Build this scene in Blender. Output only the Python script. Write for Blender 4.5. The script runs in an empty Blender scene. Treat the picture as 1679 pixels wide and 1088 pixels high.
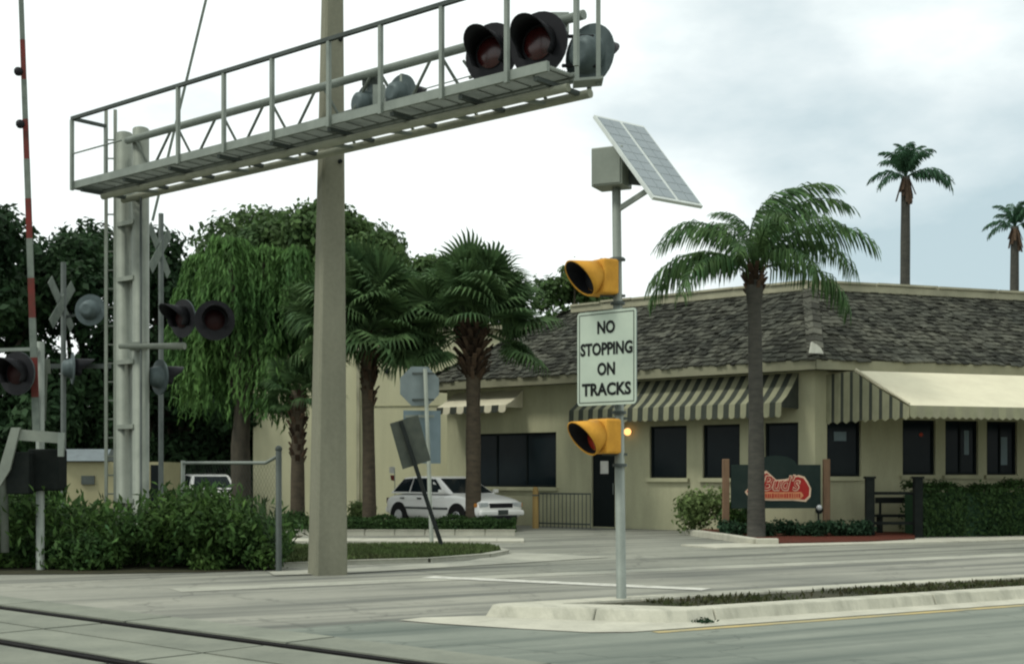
import bpy, math, random
import numpy as np
from mathutils import Vector, Matrix

random.seed(7)
R = math.radians
V = Vector
scene = bpy.context.scene
col = scene.collection

# ------------------------------------------------------------------ camera
F, CX, HY, EYE = 2200.0, 839.5, 778.0, 1.42        # focal length in photo pixels, horizon, eye height
cam_d = bpy.data.cameras.new('camera')
cam = bpy.data.objects.new('camera', cam_d); col.objects.link(cam)
cam.location = (0, 0, EYE); cam.rotation_euler = (R(90), 0, 0)
cam_d.sensor_width = 36; cam_d.lens = 36 * F / 1679
cam_d.shift_y = (HY - 544) / 1679
cam_d.clip_end = 3000
scene.camera = cam

# ------------------------------------------------------------------ sky, sun, exposure
SUN_EL, SUN_AZ = R(55), R(-118)                       # azimuth measured from +Y towards +X
w = bpy.data.worlds.new('World'); scene.world = w; w.use_nodes = True
nt = w.node_tree; N = nt.nodes; L = nt.links; N.clear()
def wn(t, **k):
    n = N.new(t)
    for a, b in k.items(): setattr(n, a, b)
    return n
out = wn('ShaderNodeOutputWorld'); bg = wn('ShaderNodeBackground'); bg.inputs[1].default_value = 0.1
sky = wn('ShaderNodeTexSky', sky_type='NISHITA', sun_disc=False, sun_elevation=SUN_EL, sun_rotation=SUN_AZ)
tc = wn('ShaderNodeTexCoord')
mp = wn('ShaderNodeMapping'); mp.inputs['Scale'].default_value = (1.0, 1.0, 2.2); mp.inputs['Location'].default_value = (0.55, 0.2, 0.1)
nz = wn('ShaderNodeTexNoise'); nz.inputs['Scale'].default_value = 3.4; nz.inputs['Detail'].default_value = 7; nz.inputs['Roughness'].default_value = 0.52
dp = wn('ShaderNodeVectorMath', operation='DOT_PRODUCT'); dp.inputs[1].default_value = (0.335, 0.915, 0.205)
mr = wn('ShaderNodeMapRange', interpolation_type='SMOOTHSTEP')
mr.inputs['From Min'].default_value = 0.945; mr.inputs['From Max'].default_value = 1.0
mr.inputs['To Min'].default_value = -0.17; mr.inputs['To Max'].default_value = 0.11
ad = wn('ShaderNodeMath', operation='ADD')
rp = wn('ShaderNodeValToRGB')
rp.color_ramp.elements[0].position = 0.38; rp.color_ramp.elements[0].color = (1.05, 1.11, 1.07, 1)
rp.color_ramp.elements[1].position = 0.66; rp.color_ramp.elements[1].color = (0.50, 0.625, 0.655, 1)
e = rp.color_ramp.elements.new(0.50); e.color = (0.78, 0.86, 0.86, 1)
sc_ = wn('ShaderNodeVectorMath', operation='SCALE'); sc_.inputs['Scale'].default_value = 10.0
mx = wn('ShaderNodeMix', data_type='RGBA'); mx.inputs['Factor'].default_value = 0.88
L.new(tc.outputs['Generated'], mp.inputs[0]); L.new(mp.outputs[0], nz.inputs['Vector'])
L.new(tc.outputs['Generated'], dp.inputs[0]); L.new(dp.outputs['Value'], mr.inputs['Value'])
L.new(nz.outputs['Fac'], ad.inputs[0]); L.new(mr.outputs[0], ad.inputs[1])
L.new(ad.outputs[0], rp.inputs[0]); L.new(rp.outputs[0], sc_.inputs[0])
L.new(sky.outputs[0], mx.inputs['A']); L.new(sc_.outputs[0], mx.inputs['B'])
L.new(mx.outputs['Result'], bg.inputs[0]); L.new(bg.outputs[0], out.inputs[0])

sd = bpy.data.lights.new('sun', 'SUN'); sd.energy = 1.5; sd.angle = R(10); sd.color = (1.0, 0.98, 0.90)
so = bpy.data.objects.new('sun', sd); col.objects.link(so)
sdir = V((math.sin(SUN_AZ) * math.cos(SUN_EL), math.cos(SUN_AZ) * math.cos(SUN_EL), math.sin(SUN_EL)))
so.rotation_euler = sdir.to_track_quat('Z', 'Y').to_euler(); so.location = (0, 0, 40)

scene.view_settings.view_transform = 'Standard'; scene.view_settings.look = 'None'
scene.view_settings.exposure = 0.2; scene.view_settings.gamma = 1.0
scene.render.engine = 'CYCLES'
scene.cycles.pixel_filter_type = 'BLACKMAN_HARRIS'; scene.cycles.filter_width = 2.2
scene.cycles.max_bounces = 6; scene.cycles.transparent_max_bounces = 4
scene.cycles.use_denoising = True

# ------------------------------------------------------------------ helpers
def G(px, py, z=0.0):
    d = F * (EYE - z) / (py - HY)
    return V(((px - CX) / F * d, d, z))
def P(px, py, d):
    return V(((px - CX) / F * d, d, EYE + (HY - py) / F * d))
def XZ(px, d): return (px - CX) / F * d

def material(name, c1, c2=None, rough=0.8, scale=6.0, detail=5, bump=0.0, bscale=None, metallic=0.0, spec=0.12,
             stretch=None, speckle=0.0, rand=0.0, emit=None, rotz=0.0, streak=0.0, contrast=1.0):
    """two tones mixed by world-space noise, optional fine speckle, per-piece variation and bump"""
    m = bpy.data.materials.new(name); m.use_nodes = True
    t = m.node_tree; n = t.nodes; l = t.links
    b = n['Principled BSDF']; b.inputs['Roughness'].default_value = rough; b.inputs['Metallic'].default_value = metallic
    b.inputs['Specular IOR Level'].default_value = spec
    geo = n.new('ShaderNodeNewGeometry')
    mpg = n.new('ShaderNodeMapping'); mpg.inputs['Scale'].default_value = stretch or (1, 1, 1)
    mpg.inputs['Rotation'].default_value = (0, 0, rotz)
    l.new(geo.outputs['Position'], mpg.inputs[0])
    no = n.new('ShaderNodeTexNoise'); no.inputs['Scale'].default_value = scale; no.inputs['Detail'].default_value = detail
    no.inputs['Roughness'].default_value = 0.6
    l.new(mpg.outputs[0], no.inputs['Vector'])
    cr = n.new('ShaderNodeMapRange'); h = 0.22 / contrast
    cr.inputs['From Min'].default_value = 0.5 - h; cr.inputs['From Max'].default_value = 0.5 + h
    l.new(no.outputs['Fac'], cr.inputs['Value'])
    fac = cr.outputs[0]
    if speckle:
        n2 = n.new('ShaderNodeTexNoise'); n2.inputs['Scale'].default_value = scale * 14; n2.inputs['Detail'].default_value = 3
        l.new(geo.outputs['Position'], n2.inputs['Vector'])
        mm = n.new('ShaderNodeMath'); mm.operation = 'MULTIPLY_ADD'; mm.inputs[1].default_value = speckle * 2
        sb = n.new('ShaderNodeMath'); sb.operation = 'SUBTRACT'; sb.inputs[1].default_value = 0.5
        l.new(n2.outputs['Fac'], sb.inputs[0]); l.new(sb.outputs[0], mm.inputs[0]); l.new(fac, mm.inputs[2]); fac = mm.outputs[0]
    mixn = n.new('ShaderNodeMix'); mixn.data_type = 'RGBA'; mixn.clamp_factor = True
    c2 = c2 or tuple(x * 0.8 for x in c1)
    mixn.inputs['A'].default_value = (*c1, 1); mixn.inputs['B'].default_value = (*c2, 1)
    l.new(fac, mixn.inputs['Factor']); colr = mixn.outputs['Result']
    if rand:
        oi = n.new('ShaderNodeObjectInfo'); a = n.new('ShaderNodeMath'); a.operation = 'ADD'
        fr = n.new('ShaderNodeMath'); fr.operation = 'FRACT'
        l.new(oi.outputs['Random'], a.inputs[0]); l.new(geo.outputs['Random Per Island'], a.inputs[1]); l.new(a.outputs[0], fr.inputs[0])
        mr_ = n.new('ShaderNodeMapRange'); mr_.inputs['To Min'].default_value = 1 - rand; mr_.inputs['To Max'].default_value = 1 + rand
        l.new(fr.outputs[0], mr_.inputs['Value'])
        sv = n.new('ShaderNodeVectorMath'); sv.operation = 'SCALE'
        l.new(colr, sv.inputs[0]); l.new(mr_.outputs[0], sv.inputs['Scale']); colr = sv.outputs[0]
    l.new(colr, b.inputs['Base Color'])
    if bump:
        n3 = n.new('ShaderNodeTexNoise'); n3.inputs['Scale'].default_value = bscale or scale * 6; n3.inputs['Detail'].default_value = 4
        l.new(mpg.outputs[0], n3.inputs['Vector'])
        bp = n.new('ShaderNodeBump'); bp.inputs['Strength'].default_value = bump; bp.inputs['Distance'].default_value = 0.02
        l.new(n3.outputs['Fac'], bp.inputs['Height']); l.new(bp.outputs[0], b.inputs['Normal'])
    if emit:
        b.inputs['Emission Color'].default_value = (*emit[0], 1); b.inputs['Emission Strength'].default_value = emit[1]
    return m

def leaf_material(name, c1, c2, trans=0.25, scale=0.6, rand=0.45):
    m = material(name, c1, c2, rough=0.6, scale=scale, rand=rand, spec=0.10)
    n = m.node_tree.nodes; l = m.node_tree.links
    b = n['Principled BSDF']; o = n['Material Output']
    tr = n.new('ShaderNodeBsdfTranslucent'); ms = n.new('ShaderNodeMixShader'); ms.inputs[0].default_value = trans
    src = b.inputs['Base Color'].links[0].from_socket
    l.new(src, tr.inputs[0]); l.new(b.outputs[0], ms.inputs[1]); l.new(tr.outputs[0], ms.inputs[2]); l.new(ms.outputs[0], o.inputs[0])
    return m

ROADANG = math.atan2(0.504, 0.863)
M = {}
def asphalt(name, c1, c2, c3):
    """worn asphalt: broad patches, streaks along the carriageway, aggregate speckle, fine cracks"""
    m = material(name, c1, c2, rough=0.9, scale=0.55, detail=6, speckle=0.35, bump=0.25, bscale=60, spec=0.2)
    n = m.node_tree.nodes; l = m.node_tree.links; b = n['Principled BSDF']
    src = b.inputs['Base Color'].links[0].from_socket
    geo = n.new('ShaderNodeNewGeometry'); mpg = n.new('ShaderNodeMapping')
    mpg.vector_type = 'TEXTURE'; mpg.inputs['Rotation'].default_value = (0, 0, ROADANG); mpg.inputs['Scale'].default_value = (9, 0.55, 1)
    l.new(geo.outputs['Position'], mpg.inputs[0])
    ns = n.new('ShaderNodeTexNoise'); ns.inputs['Scale'].default_value = 1.0; ns.inputs['Detail'].default_value = 4
    l.new(mpg.outputs[0], ns.inputs['Vector'])
    r1 = n.new('ShaderNodeMapRange'); r1.inputs['From Min'].default_value = 0.45; r1.inputs['From Max'].default_value = 0.66
    l.new(ns.outputs['Fac'], r1.inputs['Value'])
    m1 = n.new('ShaderNodeMix'); m1.data_type = 'RGBA'; m1.inputs['B'].default_value = (*c3, 1)
    l.new(r1.outputs[0], m1.inputs['Factor']); l.new(src, m1.inputs['A'])
    vo = n.new('ShaderNodeTexVoronoi'); vo.feature = 'DISTANCE_TO_EDGE'; vo.inputs['Scale'].default_value = 0.33
    wv = n.new('ShaderNodeTexNoise'); wv.inputs['Scale'].default_value = 1.7; wv.inputs['Detail'].default_value = 5
    vm = n.new('ShaderNodeVectorMath'); vm.operation = 'MULTIPLY_ADD'; vm.inputs[1].default_value = (1.4, 1.4, 0)
    l.new(geo.outputs['Position'], wv.inputs['Vector']); l.new(wv.outputs['Color'], vm.inputs[0]); l.new(geo.outputs['Position'], vm.inputs[2])
    l.new(vm.outputs[0], vo.inputs['Vector'])
    r2 = n.new('ShaderNodeMapRange'); r2.inputs['From Min'].default_value = 0.0; r2.inputs['From Max'].default_value = 0.012
    r2.inputs['To Min'].default_value = 0.36; r2.inputs['To Max'].default_value = 0.0
    l.new(vo.outputs['Distance'], r2.inputs['Value'])
    m2 = n.new('ShaderNodeMix'); m2.data_type = 'RGBA'; m2.inputs['B'].default_value = (c3[0] * .45, c3[1] * .45, c3[2] * .45, 1)
    l.new(r2.outputs[0], m2.inputs['Factor']); l.new(m1.outputs['Result'], m2.inputs['A'])
    sp = n.new('ShaderNodeTexNoise'); sp.inputs['Scale'].default_value = 0.9; sp.inputs['Detail'].default_value = 8; sp.inputs['Roughness'].default_value = 0.75
    l.new(geo.outputs['Position'], sp.inputs['Vector'])
    r3 = n.new('ShaderNodeMapRange'); r3.inputs['From Min'].default_value = 0.58; r3.inputs['From Max'].default_value = 0.70; r3.inputs['To Max'].default_value = 0.55
    l.new(sp.outputs['Fac'], r3.inputs['Value'])
    m3 = n.new('ShaderNodeMix'); m3.data_type = 'RGBA'; m3.inputs['B'].default_value = (c3[0] * .8, c3[1] * .8, c3[2] * .8, 1)
    l.new(r3.outputs[0], m3.inputs['Factor']); l.new(m2.outputs['Result'], m3.inputs['A'])
    l.new(m3.outputs['Result'], b.inputs['Base Color'])
    return m

M['asphalt'] = asphalt('worn_asphalt', (0.285, 0.285, 0.235), (0.21, 0.213, 0.178), (0.12, 0.126, 0.108))
M['asphalt2'] = asphalt('driveway_asphalt', (0.27, 0.275, 0.225), (0.19, 0.195, 0.16), (0.09, 0.095, 0.08))
M['asphalt3'] = asphalt('near_lane_asphalt', (0.215, 0.235, 0.195), (0.165, 0.187, 0.155), (0.10, 0.12, 0.102))
M['earth'] = material('dark_earth', (0.055, 0.05, 0.03), (0.03, 0.035, 0.02), scale=2, bump=0.6)
M['field'] = material('distant_ground', (0.06, 0.08, 0.03), (0.09, 0.085, 0.05), scale=0.3)
M['mulch'] = material('red_mulch', (0.13, 0.035, 0.022), (0.05, 0.02, 0.013), scale=14, bump=0.8)
M['turf'] = material('turf_soil', (0.06, 0.09, 0.03), (0.05, 0.05, 0.025), scale=5)
M['concrete'] = material('kerb_concrete', (0.50, 0.49, 0.40), (0.35, 0.345, 0.28), rough=0.9, scale=2.2, speckle=0.3, bump=0.25)
def stained_concrete(name, c1, c2, c3):
    m = material(name, c1, c2, rough=0.9, scale=2.2, speckle=0.3, bump=0.25)
    n = m.node_tree.nodes; l = m.node_tree.links; b = n['Principled BSDF']; src = b.inputs['Base Color'].links[0].from_socket
    geo = n.new('ShaderNodeNewGeometry'); mpg = n.new('ShaderNodeMapping'); mpg.vector_type = 'TEXTURE'
    mpg.inputs['Rotation'].default_value = (0, 0, ROADANG); mpg.inputs['Scale'].default_value = (0.5, 1.6, 3.0); l.new(geo.outputs['Position'], mpg.inputs[0])
    ns = n.new('ShaderNodeTexNoise'); ns.inputs['Scale'].default_value = 1.6; ns.inputs['Detail'].default_value = 6; ns.inputs['Roughness'].default_value = 0.7; l.new(mpg.outputs[0], ns.inputs['Vector'])
    r1 = n.new('ShaderNodeMapRange'); r1.inputs['From Min'].default_value = 0.48; r1.inputs['From Max'].default_value = 0.72; r1.inputs['To Max'].default_value = 0.8; l.new(ns.outputs['Fac'], r1.inputs['Value'])
    m1 = n.new('ShaderNodeMix'); m1.data_type = 'RGBA'; m1.inputs['B'].default_value = (*c3, 1); l.new(r1.outputs[0], m1.inputs['Factor']); l.new(src, m1.inputs['A']); l.new(m1.outputs['Result'], b.inputs['Base Color'])
    return m
M['kerb'] = stained_concrete('stained_kerb', (0.50, 0.49, 0.40), (0.38, 0.375, 0.30), (0.20, 0.205, 0.165))
M['concrete_dirty'] = material('gutter_concrete', (0.40, 0.40, 0.33), (0.24, 0.245, 0.205), rough=0.9, scale=1.2, speckle=0.3, bump=0.2)
M['pole_concrete'] = material('pole_concrete', (0.225, 0.225, 0.165), (0.15, 0.152, 0.112), rough=0.9, scale=1.3, speckle=0.4, bump=0.3, stretch=(1.5, 1.5, 0.25))
M['panel'] = material('crossing_panel', (0.225, 0.238, 0.19), (0.15, 0.163, 0.132), rough=0.9, scale=1.6, speckle=0.3, rand=0.08)
M['rail'] = material('rail_steel', (0.018, 0.017, 0.016), (0.01, 0.01, 0.01), rough=0.8, metallic=0.0, spec=0.05)
M['gap'] = material('flangeway_dirt', (0.014, 0.014, 0.013), spec=0.02)
M['white_paint'] = material('road_white', (0.62, 0.62, 0.55), (0.34, 0.34, 0.29), scale=5, rough=0.8, speckle=0.5)
M['yellow_paint'] = material('road_yellow', (0.47, 0.36, 0.14), (0.25, 0.25, 0.18), scale=3, rough=0.8, speckle=0.5)
M['galv'] = material('galvanised_steel', (0.25, 0.28, 0.245), (0.175, 0.20, 0.175), rough=0.55, metallic=0.25, scale=3, speckle=0.2)
M['galv_dark'] = material('weathered_steel', (0.085, 0.10, 0.09), (0.05, 0.06, 0.055), rough=0.6, metallic=0.2, scale=3)
M['alu'] = material('aluminium_paint', (0.245, 0.27, 0.225), (0.17, 0.19, 0.16), rough=0.5, metallic=0.2, scale=2.5, speckle=0.2)
M['chord'] = material('chord_paint', (0.31, 0.32, 0.24), (0.20, 0.215, 0.165), rough=0.55, metallic=0.15, scale=2)
M['black'] = material('signal_black', (0.012, 0.013, 0.015), (0.02, 0.02, 0.022), rough=0.5)
M['dark_post'] = material('dark_post', (0.009, 0.012, 0.011), (0.016, 0.019, 0.017), rough=0.8, spec=0.06)
M['disc_back'] = material('disc_back', (0.10, 0.128, 0.128), (0.06, 0.08, 0.08), rough=0.5, metallic=0.2)
M['red_lens'] = material('red_lens', (0.045, 0.007, 0.006), (0.025, 0.005, 0.005), rough=0.25, spec=0.5)
M['dim_lens'] = material('dim_red_lens', (0.022, 0.006, 0.006), (0.014, 0.005, 0.005), rough=0.5, spec=0.15)
M['amber_lens'] = material('signal_lens', (0.30, 0.03, 0.015), (0.18, 0.02, 0.01), rough=0.25, spec=0.5)
M['yellow'] = material('signal_yellow', (0.66, 0.34, 0.05), (0.46, 0.22, 0.035), rough=0.7, scale=6, detail=8, speckle=0.3, spec=0.08)
M['sign_face'] = material('sign_face', (0.43, 0.50, 0.41), (0.36, 0.425, 0.355), rough=0.5, scale=3)
M['sign_back'] = material('sign_back', (0.22, 0.265, 0.26), (0.16, 0.195, 0.195), rough=0.5, scale=3, metallic=0.2)
M['sign_back_blue'] = material('sign_back_blue', (0.17, 0.225, 0.245), (0.14, 0.19, 0.20), rough=0.5, scale=3)
M['sign_back_dark'] = material('sign_back_dark', (0.085, 0.095, 0.075), (0.05, 0.06, 0.05), rough=0.7, scale=5)
M['ink'] = material('sign_ink', (0.012, 0.014, 0.014))
M['solar_frame'] = material('solar_frame', (0.62, 0.66, 0.62), rough=0.4, metallic=0.3)
M['solar_cell'] = material('solar_cell', (0.20, 0.24, 0.25), (0.16, 0.20, 0.215), rough=0.25, spec=0.6, scale=2)
M['gate_red'] = material('gate_red', (0.17, 0.03, 0.026), (0.085, 0.035, 0.028), scale=5)
M['gate_white'] = material('gate_white', (0.17, 0.198, 0.168), (0.09, 0.11, 0.095), scale=5)
M['stucco'] = material('cream_stucco', (0.42, 0.415, 0.27), (0.31, 0.31, 0.205), rough=0.95, scale=1.3, detail=8, speckle=0.2, bump=0.3, bscale=30, stretch=(1.6, 1.6, 0.35))
M['stucco_lt'] = material('pale_stucco', (0.53, 0.52, 0.34), (0.43, 0.42, 0.28), rough=0.95, scale=1.0, detail=8, speckle=0.15, bump=0.3, bscale=30, stretch=(1.4, 1.4, 0.3))
M['trim'] = material('painted_trim', (0.27, 0.265, 0.18), (0.19, 0.19, 0.13), rough=0.8, scale=1.5)
M['cap'] = material('parapet_cap', (0.40, 0.385, 0.27), (0.24, 0.235, 0.165), rough=0.8, scale=1.4, speckle=0.3)
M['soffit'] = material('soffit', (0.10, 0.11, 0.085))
M['felt'] = material('roof_felt', (0.035, 0.035, 0.032))
M['shake'] = material('weathered_shake', (0.072, 0.073, 0.056), (0.03, 0.033, 0.027), rough=0.95, scale=1.1, rand=0.6, bump=0.5, bscale=30, speckle=0.3)
M['hip'] = material('hip_shake', (0.10, 0.10, 0.078), (0.05, 0.052, 0.042), rough=0.95, scale=3, rand=0.5)
M['flashing'] = material('white_flashing', (0.72, 0.72, 0.62), rough=0.6)
M['frame_dark'] = material('window_frame', (0.010, 0.014, 0.014), rough=0.6, spec=0.06)
M['glass'] = material('dark_glass', (0.006, 0.011, 0.014), (0.012, 0.018, 0.02), rough=0.12, spec=0.07, scale=0.8)
M['awn_cream'] = material('awning_cream', (0.60, 0.57, 0.42), (0.52, 0.49, 0.36), rough=0.9, scale=2)
M['awn_stripe'] = material('awning_stripe_cream', (0.27, 0.27, 0.175), (0.19, 0.195, 0.125), rough=0.9, scale=2)
M['awn_dark'] = material('awning_dark', (0.038, 0.045, 0.036), (0.055, 0.06, 0.048), rough=0.9)
M['wood'] = material('post_wood', (0.22, 0.14, 0.085), (0.13, 0.085, 0.055), rough=0.9, scale=3, stretch=(4, 4, 0.6), bump=0.3)
M['wood_yellow'] = material('bollard_wood', (0.36, 0.25, 0.09), (0.25, 0.17, 0.07), rough=0.9, scale=3, stretch=(4, 4, 0.6))
M['board'] = material('sign_board', (0.016, 0.028, 0.025), (0.028, 0.042, 0.036), rough=0.7, scale=2, spec=0.06)
M['logo_red'] = material('logo_red', (0.40, 0.03, 0.025), rough=0.5)
M['logo_cream'] = material('logo_cream', (0.80, 0.60, 0.42), rough=0.5)
M['logo_orange'] = material('logo_orange', (0.62, 0.27, 0.13), (0.5, 0.2, 0.1), rough=0.5)
M['paper'] = material('paper', (0.6, 0.6, 0.55))
M['lamp_warm'] = material('warm_lamp', (0.8, 0.5, 0.25), emit=((1.0, 0.50, 0.16), 1.6))
M['lamp_white'] = material('white_lamp', (0.85, 0.85, 0.8), emit=((1.0, 0.98, 0.90), 2.2))
M['beacon'] = material('beacon', (0.3, 0.05, 0.03))
M['car_white'] = material('car_white', (0.78, 0.78, 0.74), (0.72, 0.72, 0.68), rough=0.22, spec=0.5, scale=1)
M['tyre'] = material('tyre', (0.015, 0.015, 0.015), rough=0.8)
M['chrome'] = material('wheel_metal', (0.45, 0.46, 0.46), rough=0.3, metallic=0.8)
M['lampglass'] = material('headlamp_glass', (0.45, 0.48, 0.48), rough=0.1, spec=0.6)
M['taillamp'] = material('indicator', (0.5, 0.2, 0.04), rough=0.2)
M['hut'] = material('hut_wall', (0.34, 0.32, 0.19), (0.27, 0.255, 0.15), scale=2)
M['hut_roof'] = material('hut_roof', (0.16, 0.19, 0.195), (0.12, 0.14, 0.145), rough=0.7)
M['bark'] = material('bark', (0.085, 0.075, 0.055), (0.045, 0.042, 0.033), rough=0.95, scale=7, stretch=(1, 1, 0.35), bump=0.7)
M['palm_bark'] = material('palm_bark', (0.085, 0.082, 0.068), (0.045, 0.046, 0.04), rough=0.95, scale=6, stretch=(0.6, 0.6, 2.2), bump=0.6)
M['sabal_bark'] = material('sabal_bark', (0.10, 0.08, 0.055), (0.05, 0.043, 0.032), rough=0.95, scale=6, stretch=(0.8, 0.8, 2.0), bump=0.6)
M['boot'] = material('palm_boot', (0.085, 0.055, 0.035), (0.04, 0.03, 0.022), rough=0.95, scale=8, rand=0.5)
M['leaf_oak'] = leaf_material('oak_leaf', (0.09, 0.145, 0.048), (0.038, 0.078, 0.03))
M['leaf_dark'] = leaf_material('dark_leaf', (0.035, 0.07, 0.027), (0.012, 0.03, 0.014))
M['leaf_weep'] = leaf_material('weeping_leaf', (0.115, 0.22, 0.06), (0.045, 0.11, 0.036), trans=0.35)
M['leaf_sabal'] = leaf_material('sabal_leaf', (0.09, 0.15, 0.055), (0.045, 0.092, 0.04), scale=1.4)
M['leaf_queen'] = leaf_material('queen_leaf', (0.085, 0.145, 0.048), (0.035, 0.085, 0.036), scale=2.2, rand=0.55)
M['leaf_tall'] = leaf_material('tall_palm_leaf', (0.045, 0.10, 0.05), (0.028, 0.07, 0.04), scale=1.0)
M['leaf_bush'] = leaf_material('bush_leaf', (0.075, 0.135, 0.032), (0.022, 0.058, 0.02), scale=1.6, rand=0.6)
M['leaf_hedge'] = leaf_material('hedge_leaf', (0.045, 0.085, 0.025), (0.022, 0.05, 0.017), scale=2.5)
M['leaf_pale'] = leaf_material('pale_leaf', (0.17, 0.23, 0.085), (0.075, 0.12, 0.04), scale=2.5)
M['leaf_low'] = leaf_material('low_leaf', (0.03, 0.065, 0.032), (0.018, 0.042, 0.022), scale=3)
M['grass'] = leaf_material('grass_blade', (0.10, 0.155, 0.05), (0.075, 0.09, 0.04), scale=1.6)
M['weed'] = leaf_material('median_weed', (0.05, 0.075, 0.026), (0.06, 0.048, 0.028), scale=3)

ORG = {}
def tag(o, label=None, cat=None, group=None, kind=None):
    if label: o['label'] = label
    if cat: o['category'] = cat
    if group: o['group'] = group
    if kind: o['kind'] = kind
    return o
def root(name, loc, label, cat, group=None, rz=0.0):
    o = bpy.data.objects.new(name, None); col.objects.link(o)
    o.location = loc; o.rotation_euler = (0, 0, rz); o.empty_display_size = 0.2
    ORG[o.name] = V(loc)
    return tag(o, label, cat, group)
def link(name, me, parent=None, org=None):
    o = bpy.data.objects.new(name, me); col.objects.link(o)
    if parent is not None:
        o.parent = parent; ORG[o.name] = V(org) if org is not None else ORG.get(parent.name, V())
    else:
        ORG[o.name] = V(org) if org is not None else V()
    return o
def copy_tree(o, parent=None):
    c = o.copy(); col.objects.link(c)
    if parent is not None: c.parent = parent
    for ch in [x for x in o.children]: copy_tree(ch, c)
    return c

class MB:
    def __init__(s): s.v = []; s.f = []; s.m = []; s.sm = []
    def add(s, vs, fs, mi=0, smooth=False):
        b = len(s.v); s.v += [tuple(x) for x in vs]
        for f in fs: s.f.append([b + i for i in f]); s.m.append(mi); s.sm.append(smooth)
        return s
    def box(s, c, size, ax=None, mi=0):
        c = V(c); ax = ax or (V((1, 0, 0)), V((0, 1, 0)), V((0, 0, 1)))
        h = [V(a) * (d / 2) for a, d in zip(ax, size)]
        vs = [c + h[0] * i + h[1] * j + h[2] * k for k in (-1, 1) for j in (-1, 1) for i in (-1, 1)]
        return s.add(vs, [(0, 2, 3, 1), (4, 5, 7, 6), (0, 1, 5, 4), (2, 6, 7, 3), (0, 4, 6, 2), (1, 3, 7, 5)], mi)
    def bar(s, p, q, wd, ht, up=(0, 0, 1), mi=0):
        p, q = V(p), V(q); a = (q - p); ln = a.length; a.normalize(); u = V(up)
        side = a.cross(u)
        if side.length < 1e-4: side = a.cross(V((1, 0, 0)))
        side.normalize(); u = side.cross(a)
        return s.box((p + q) / 2, (ln, wd, ht), (a, side, u), mi)
    def tube(s, pts, rad, n=10, cap=True, mi=0, smooth=True, flat=1.0):
        pts = [V(p) for p in pts]
        if not hasattr(rad, '__len__'): rad = [rad] * len(pts)
        vs = []; fs = []; ref = None
        for i, p in enumerate(pts):
            t = (pts[min(i + 1, len(pts) - 1)] - pts[max(i - 1, 0)]).normalized()
            if ref is None: ref = V((1, 0, 0)) if abs(t.x) < 0.9 else V((0, 1, 0))
            a = t.cross(ref).normalized(); b = t.cross(a).normalized(); ref = -(t.cross(a)) if False else ref
            for k in range(n):
                th = 2 * math.pi * k / n
                vs.append(p + (a * math.cos(th) + b * math.sin(th) * flat) * rad[i])
        for i in range(len(pts) - 1):
            for k in range(n):
                k2 = (k + 1) % n
                fs.append((i * n + k, i * n + k2, (i + 1) * n + k2, (i + 1) * n + k))
        s.add(vs, fs, mi, smooth)
        if cap:
            b = len(s.v) - len(vs)
            for base in (0, (len(pts) - 1) * n):
                s.f.append([b + base + k for k in range(n)]); s.m.append(mi); s.sm.append(False)
        return s
    def prism(s, poly, o, ax, ay, az, depth, mi=0, mback=None, mside=None):
        """poly in (ax,ay); extruded by depth along az from o"""
        o, ax, ay, az = V(o), V(ax), V(ay), V(az); n = len(poly)
        a = [o + ax * x + ay * y for x, y in poly]; b = [p + az * depth for p in a]
        s.add(a + b, [tuple(range(n))], mi)
        base = len(s.v) - 2 * n
        s.f.append([base + n + k for k in reversed(range(n))]); s.m.append(mi if mback is None else mback); s.sm.append(False)
        for k in range(n):
            k2 = (k + 1) % n
            s.f.append([base + k, base + k2, base + n + k2, base + n + k]); s.m.append(mi if mside is None else mside); s.sm.append(False)
        return s
    def quad(s, a, b, c, d, mi=0): return s.add([a, b, c, d], [(0, 1, 2, 3)], mi)
    def build(s, name, mats, parent=None, org=None, bevel=0.0):
        if not isinstance(mats, (list, tuple)): mats = [mats]
        o3 = V(org) if org is not None else (ORG.get(parent.name, V()) if parent is not None else V())
        me = bpy.data.meshes.new(name)
        me.from_pydata([(x - o3.x, y - o3.y, z - o3.z) for x, y, z in s.v], [], s.f)
        for m in mats: me.materials.append(M[m])
        me.polygons.foreach_set('material_index', s.m); me.polygons.foreach_set('use_smooth', s.sm); me.update()
        o = link(name, me, parent, o3)
        if parent is None: o.location = o3
        if bevel:
            bv = o.modifiers.new('bevel', 'BEVEL'); bv.width = bevel; bv.segments = 2; bv.limit_method = 'ANGLE'; bv.angle_limit = R(40)
        return o

def fast_mesh(name, co, quads, mats, mi=None):
    """co Nx3, quads Mx4 numpy"""
    me = bpy.data.meshes.new(name)
    me.vertices.add(len(co)); me.vertices.foreach_set('co', co.astype(np.float32).ravel())
    me.loops.add(quads.size); me.loops.foreach_set('vertex_index', quads.astype(np.int32).ravel())
    me.polygons.add(len(quads)); me.polygons.foreach_set('loop_start', np.arange(0, quads.size, 4, dtype=np.int32))
    me.polygons.foreach_set('loop_total', np.full(len(quads), 4, dtype=np.int32))
    for m in (mats if isinstance(mats, (list, tuple)) else [mats]): me.materials.append(M[m])
    me.update(calc_edges=True); me.validate()
    return me

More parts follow.
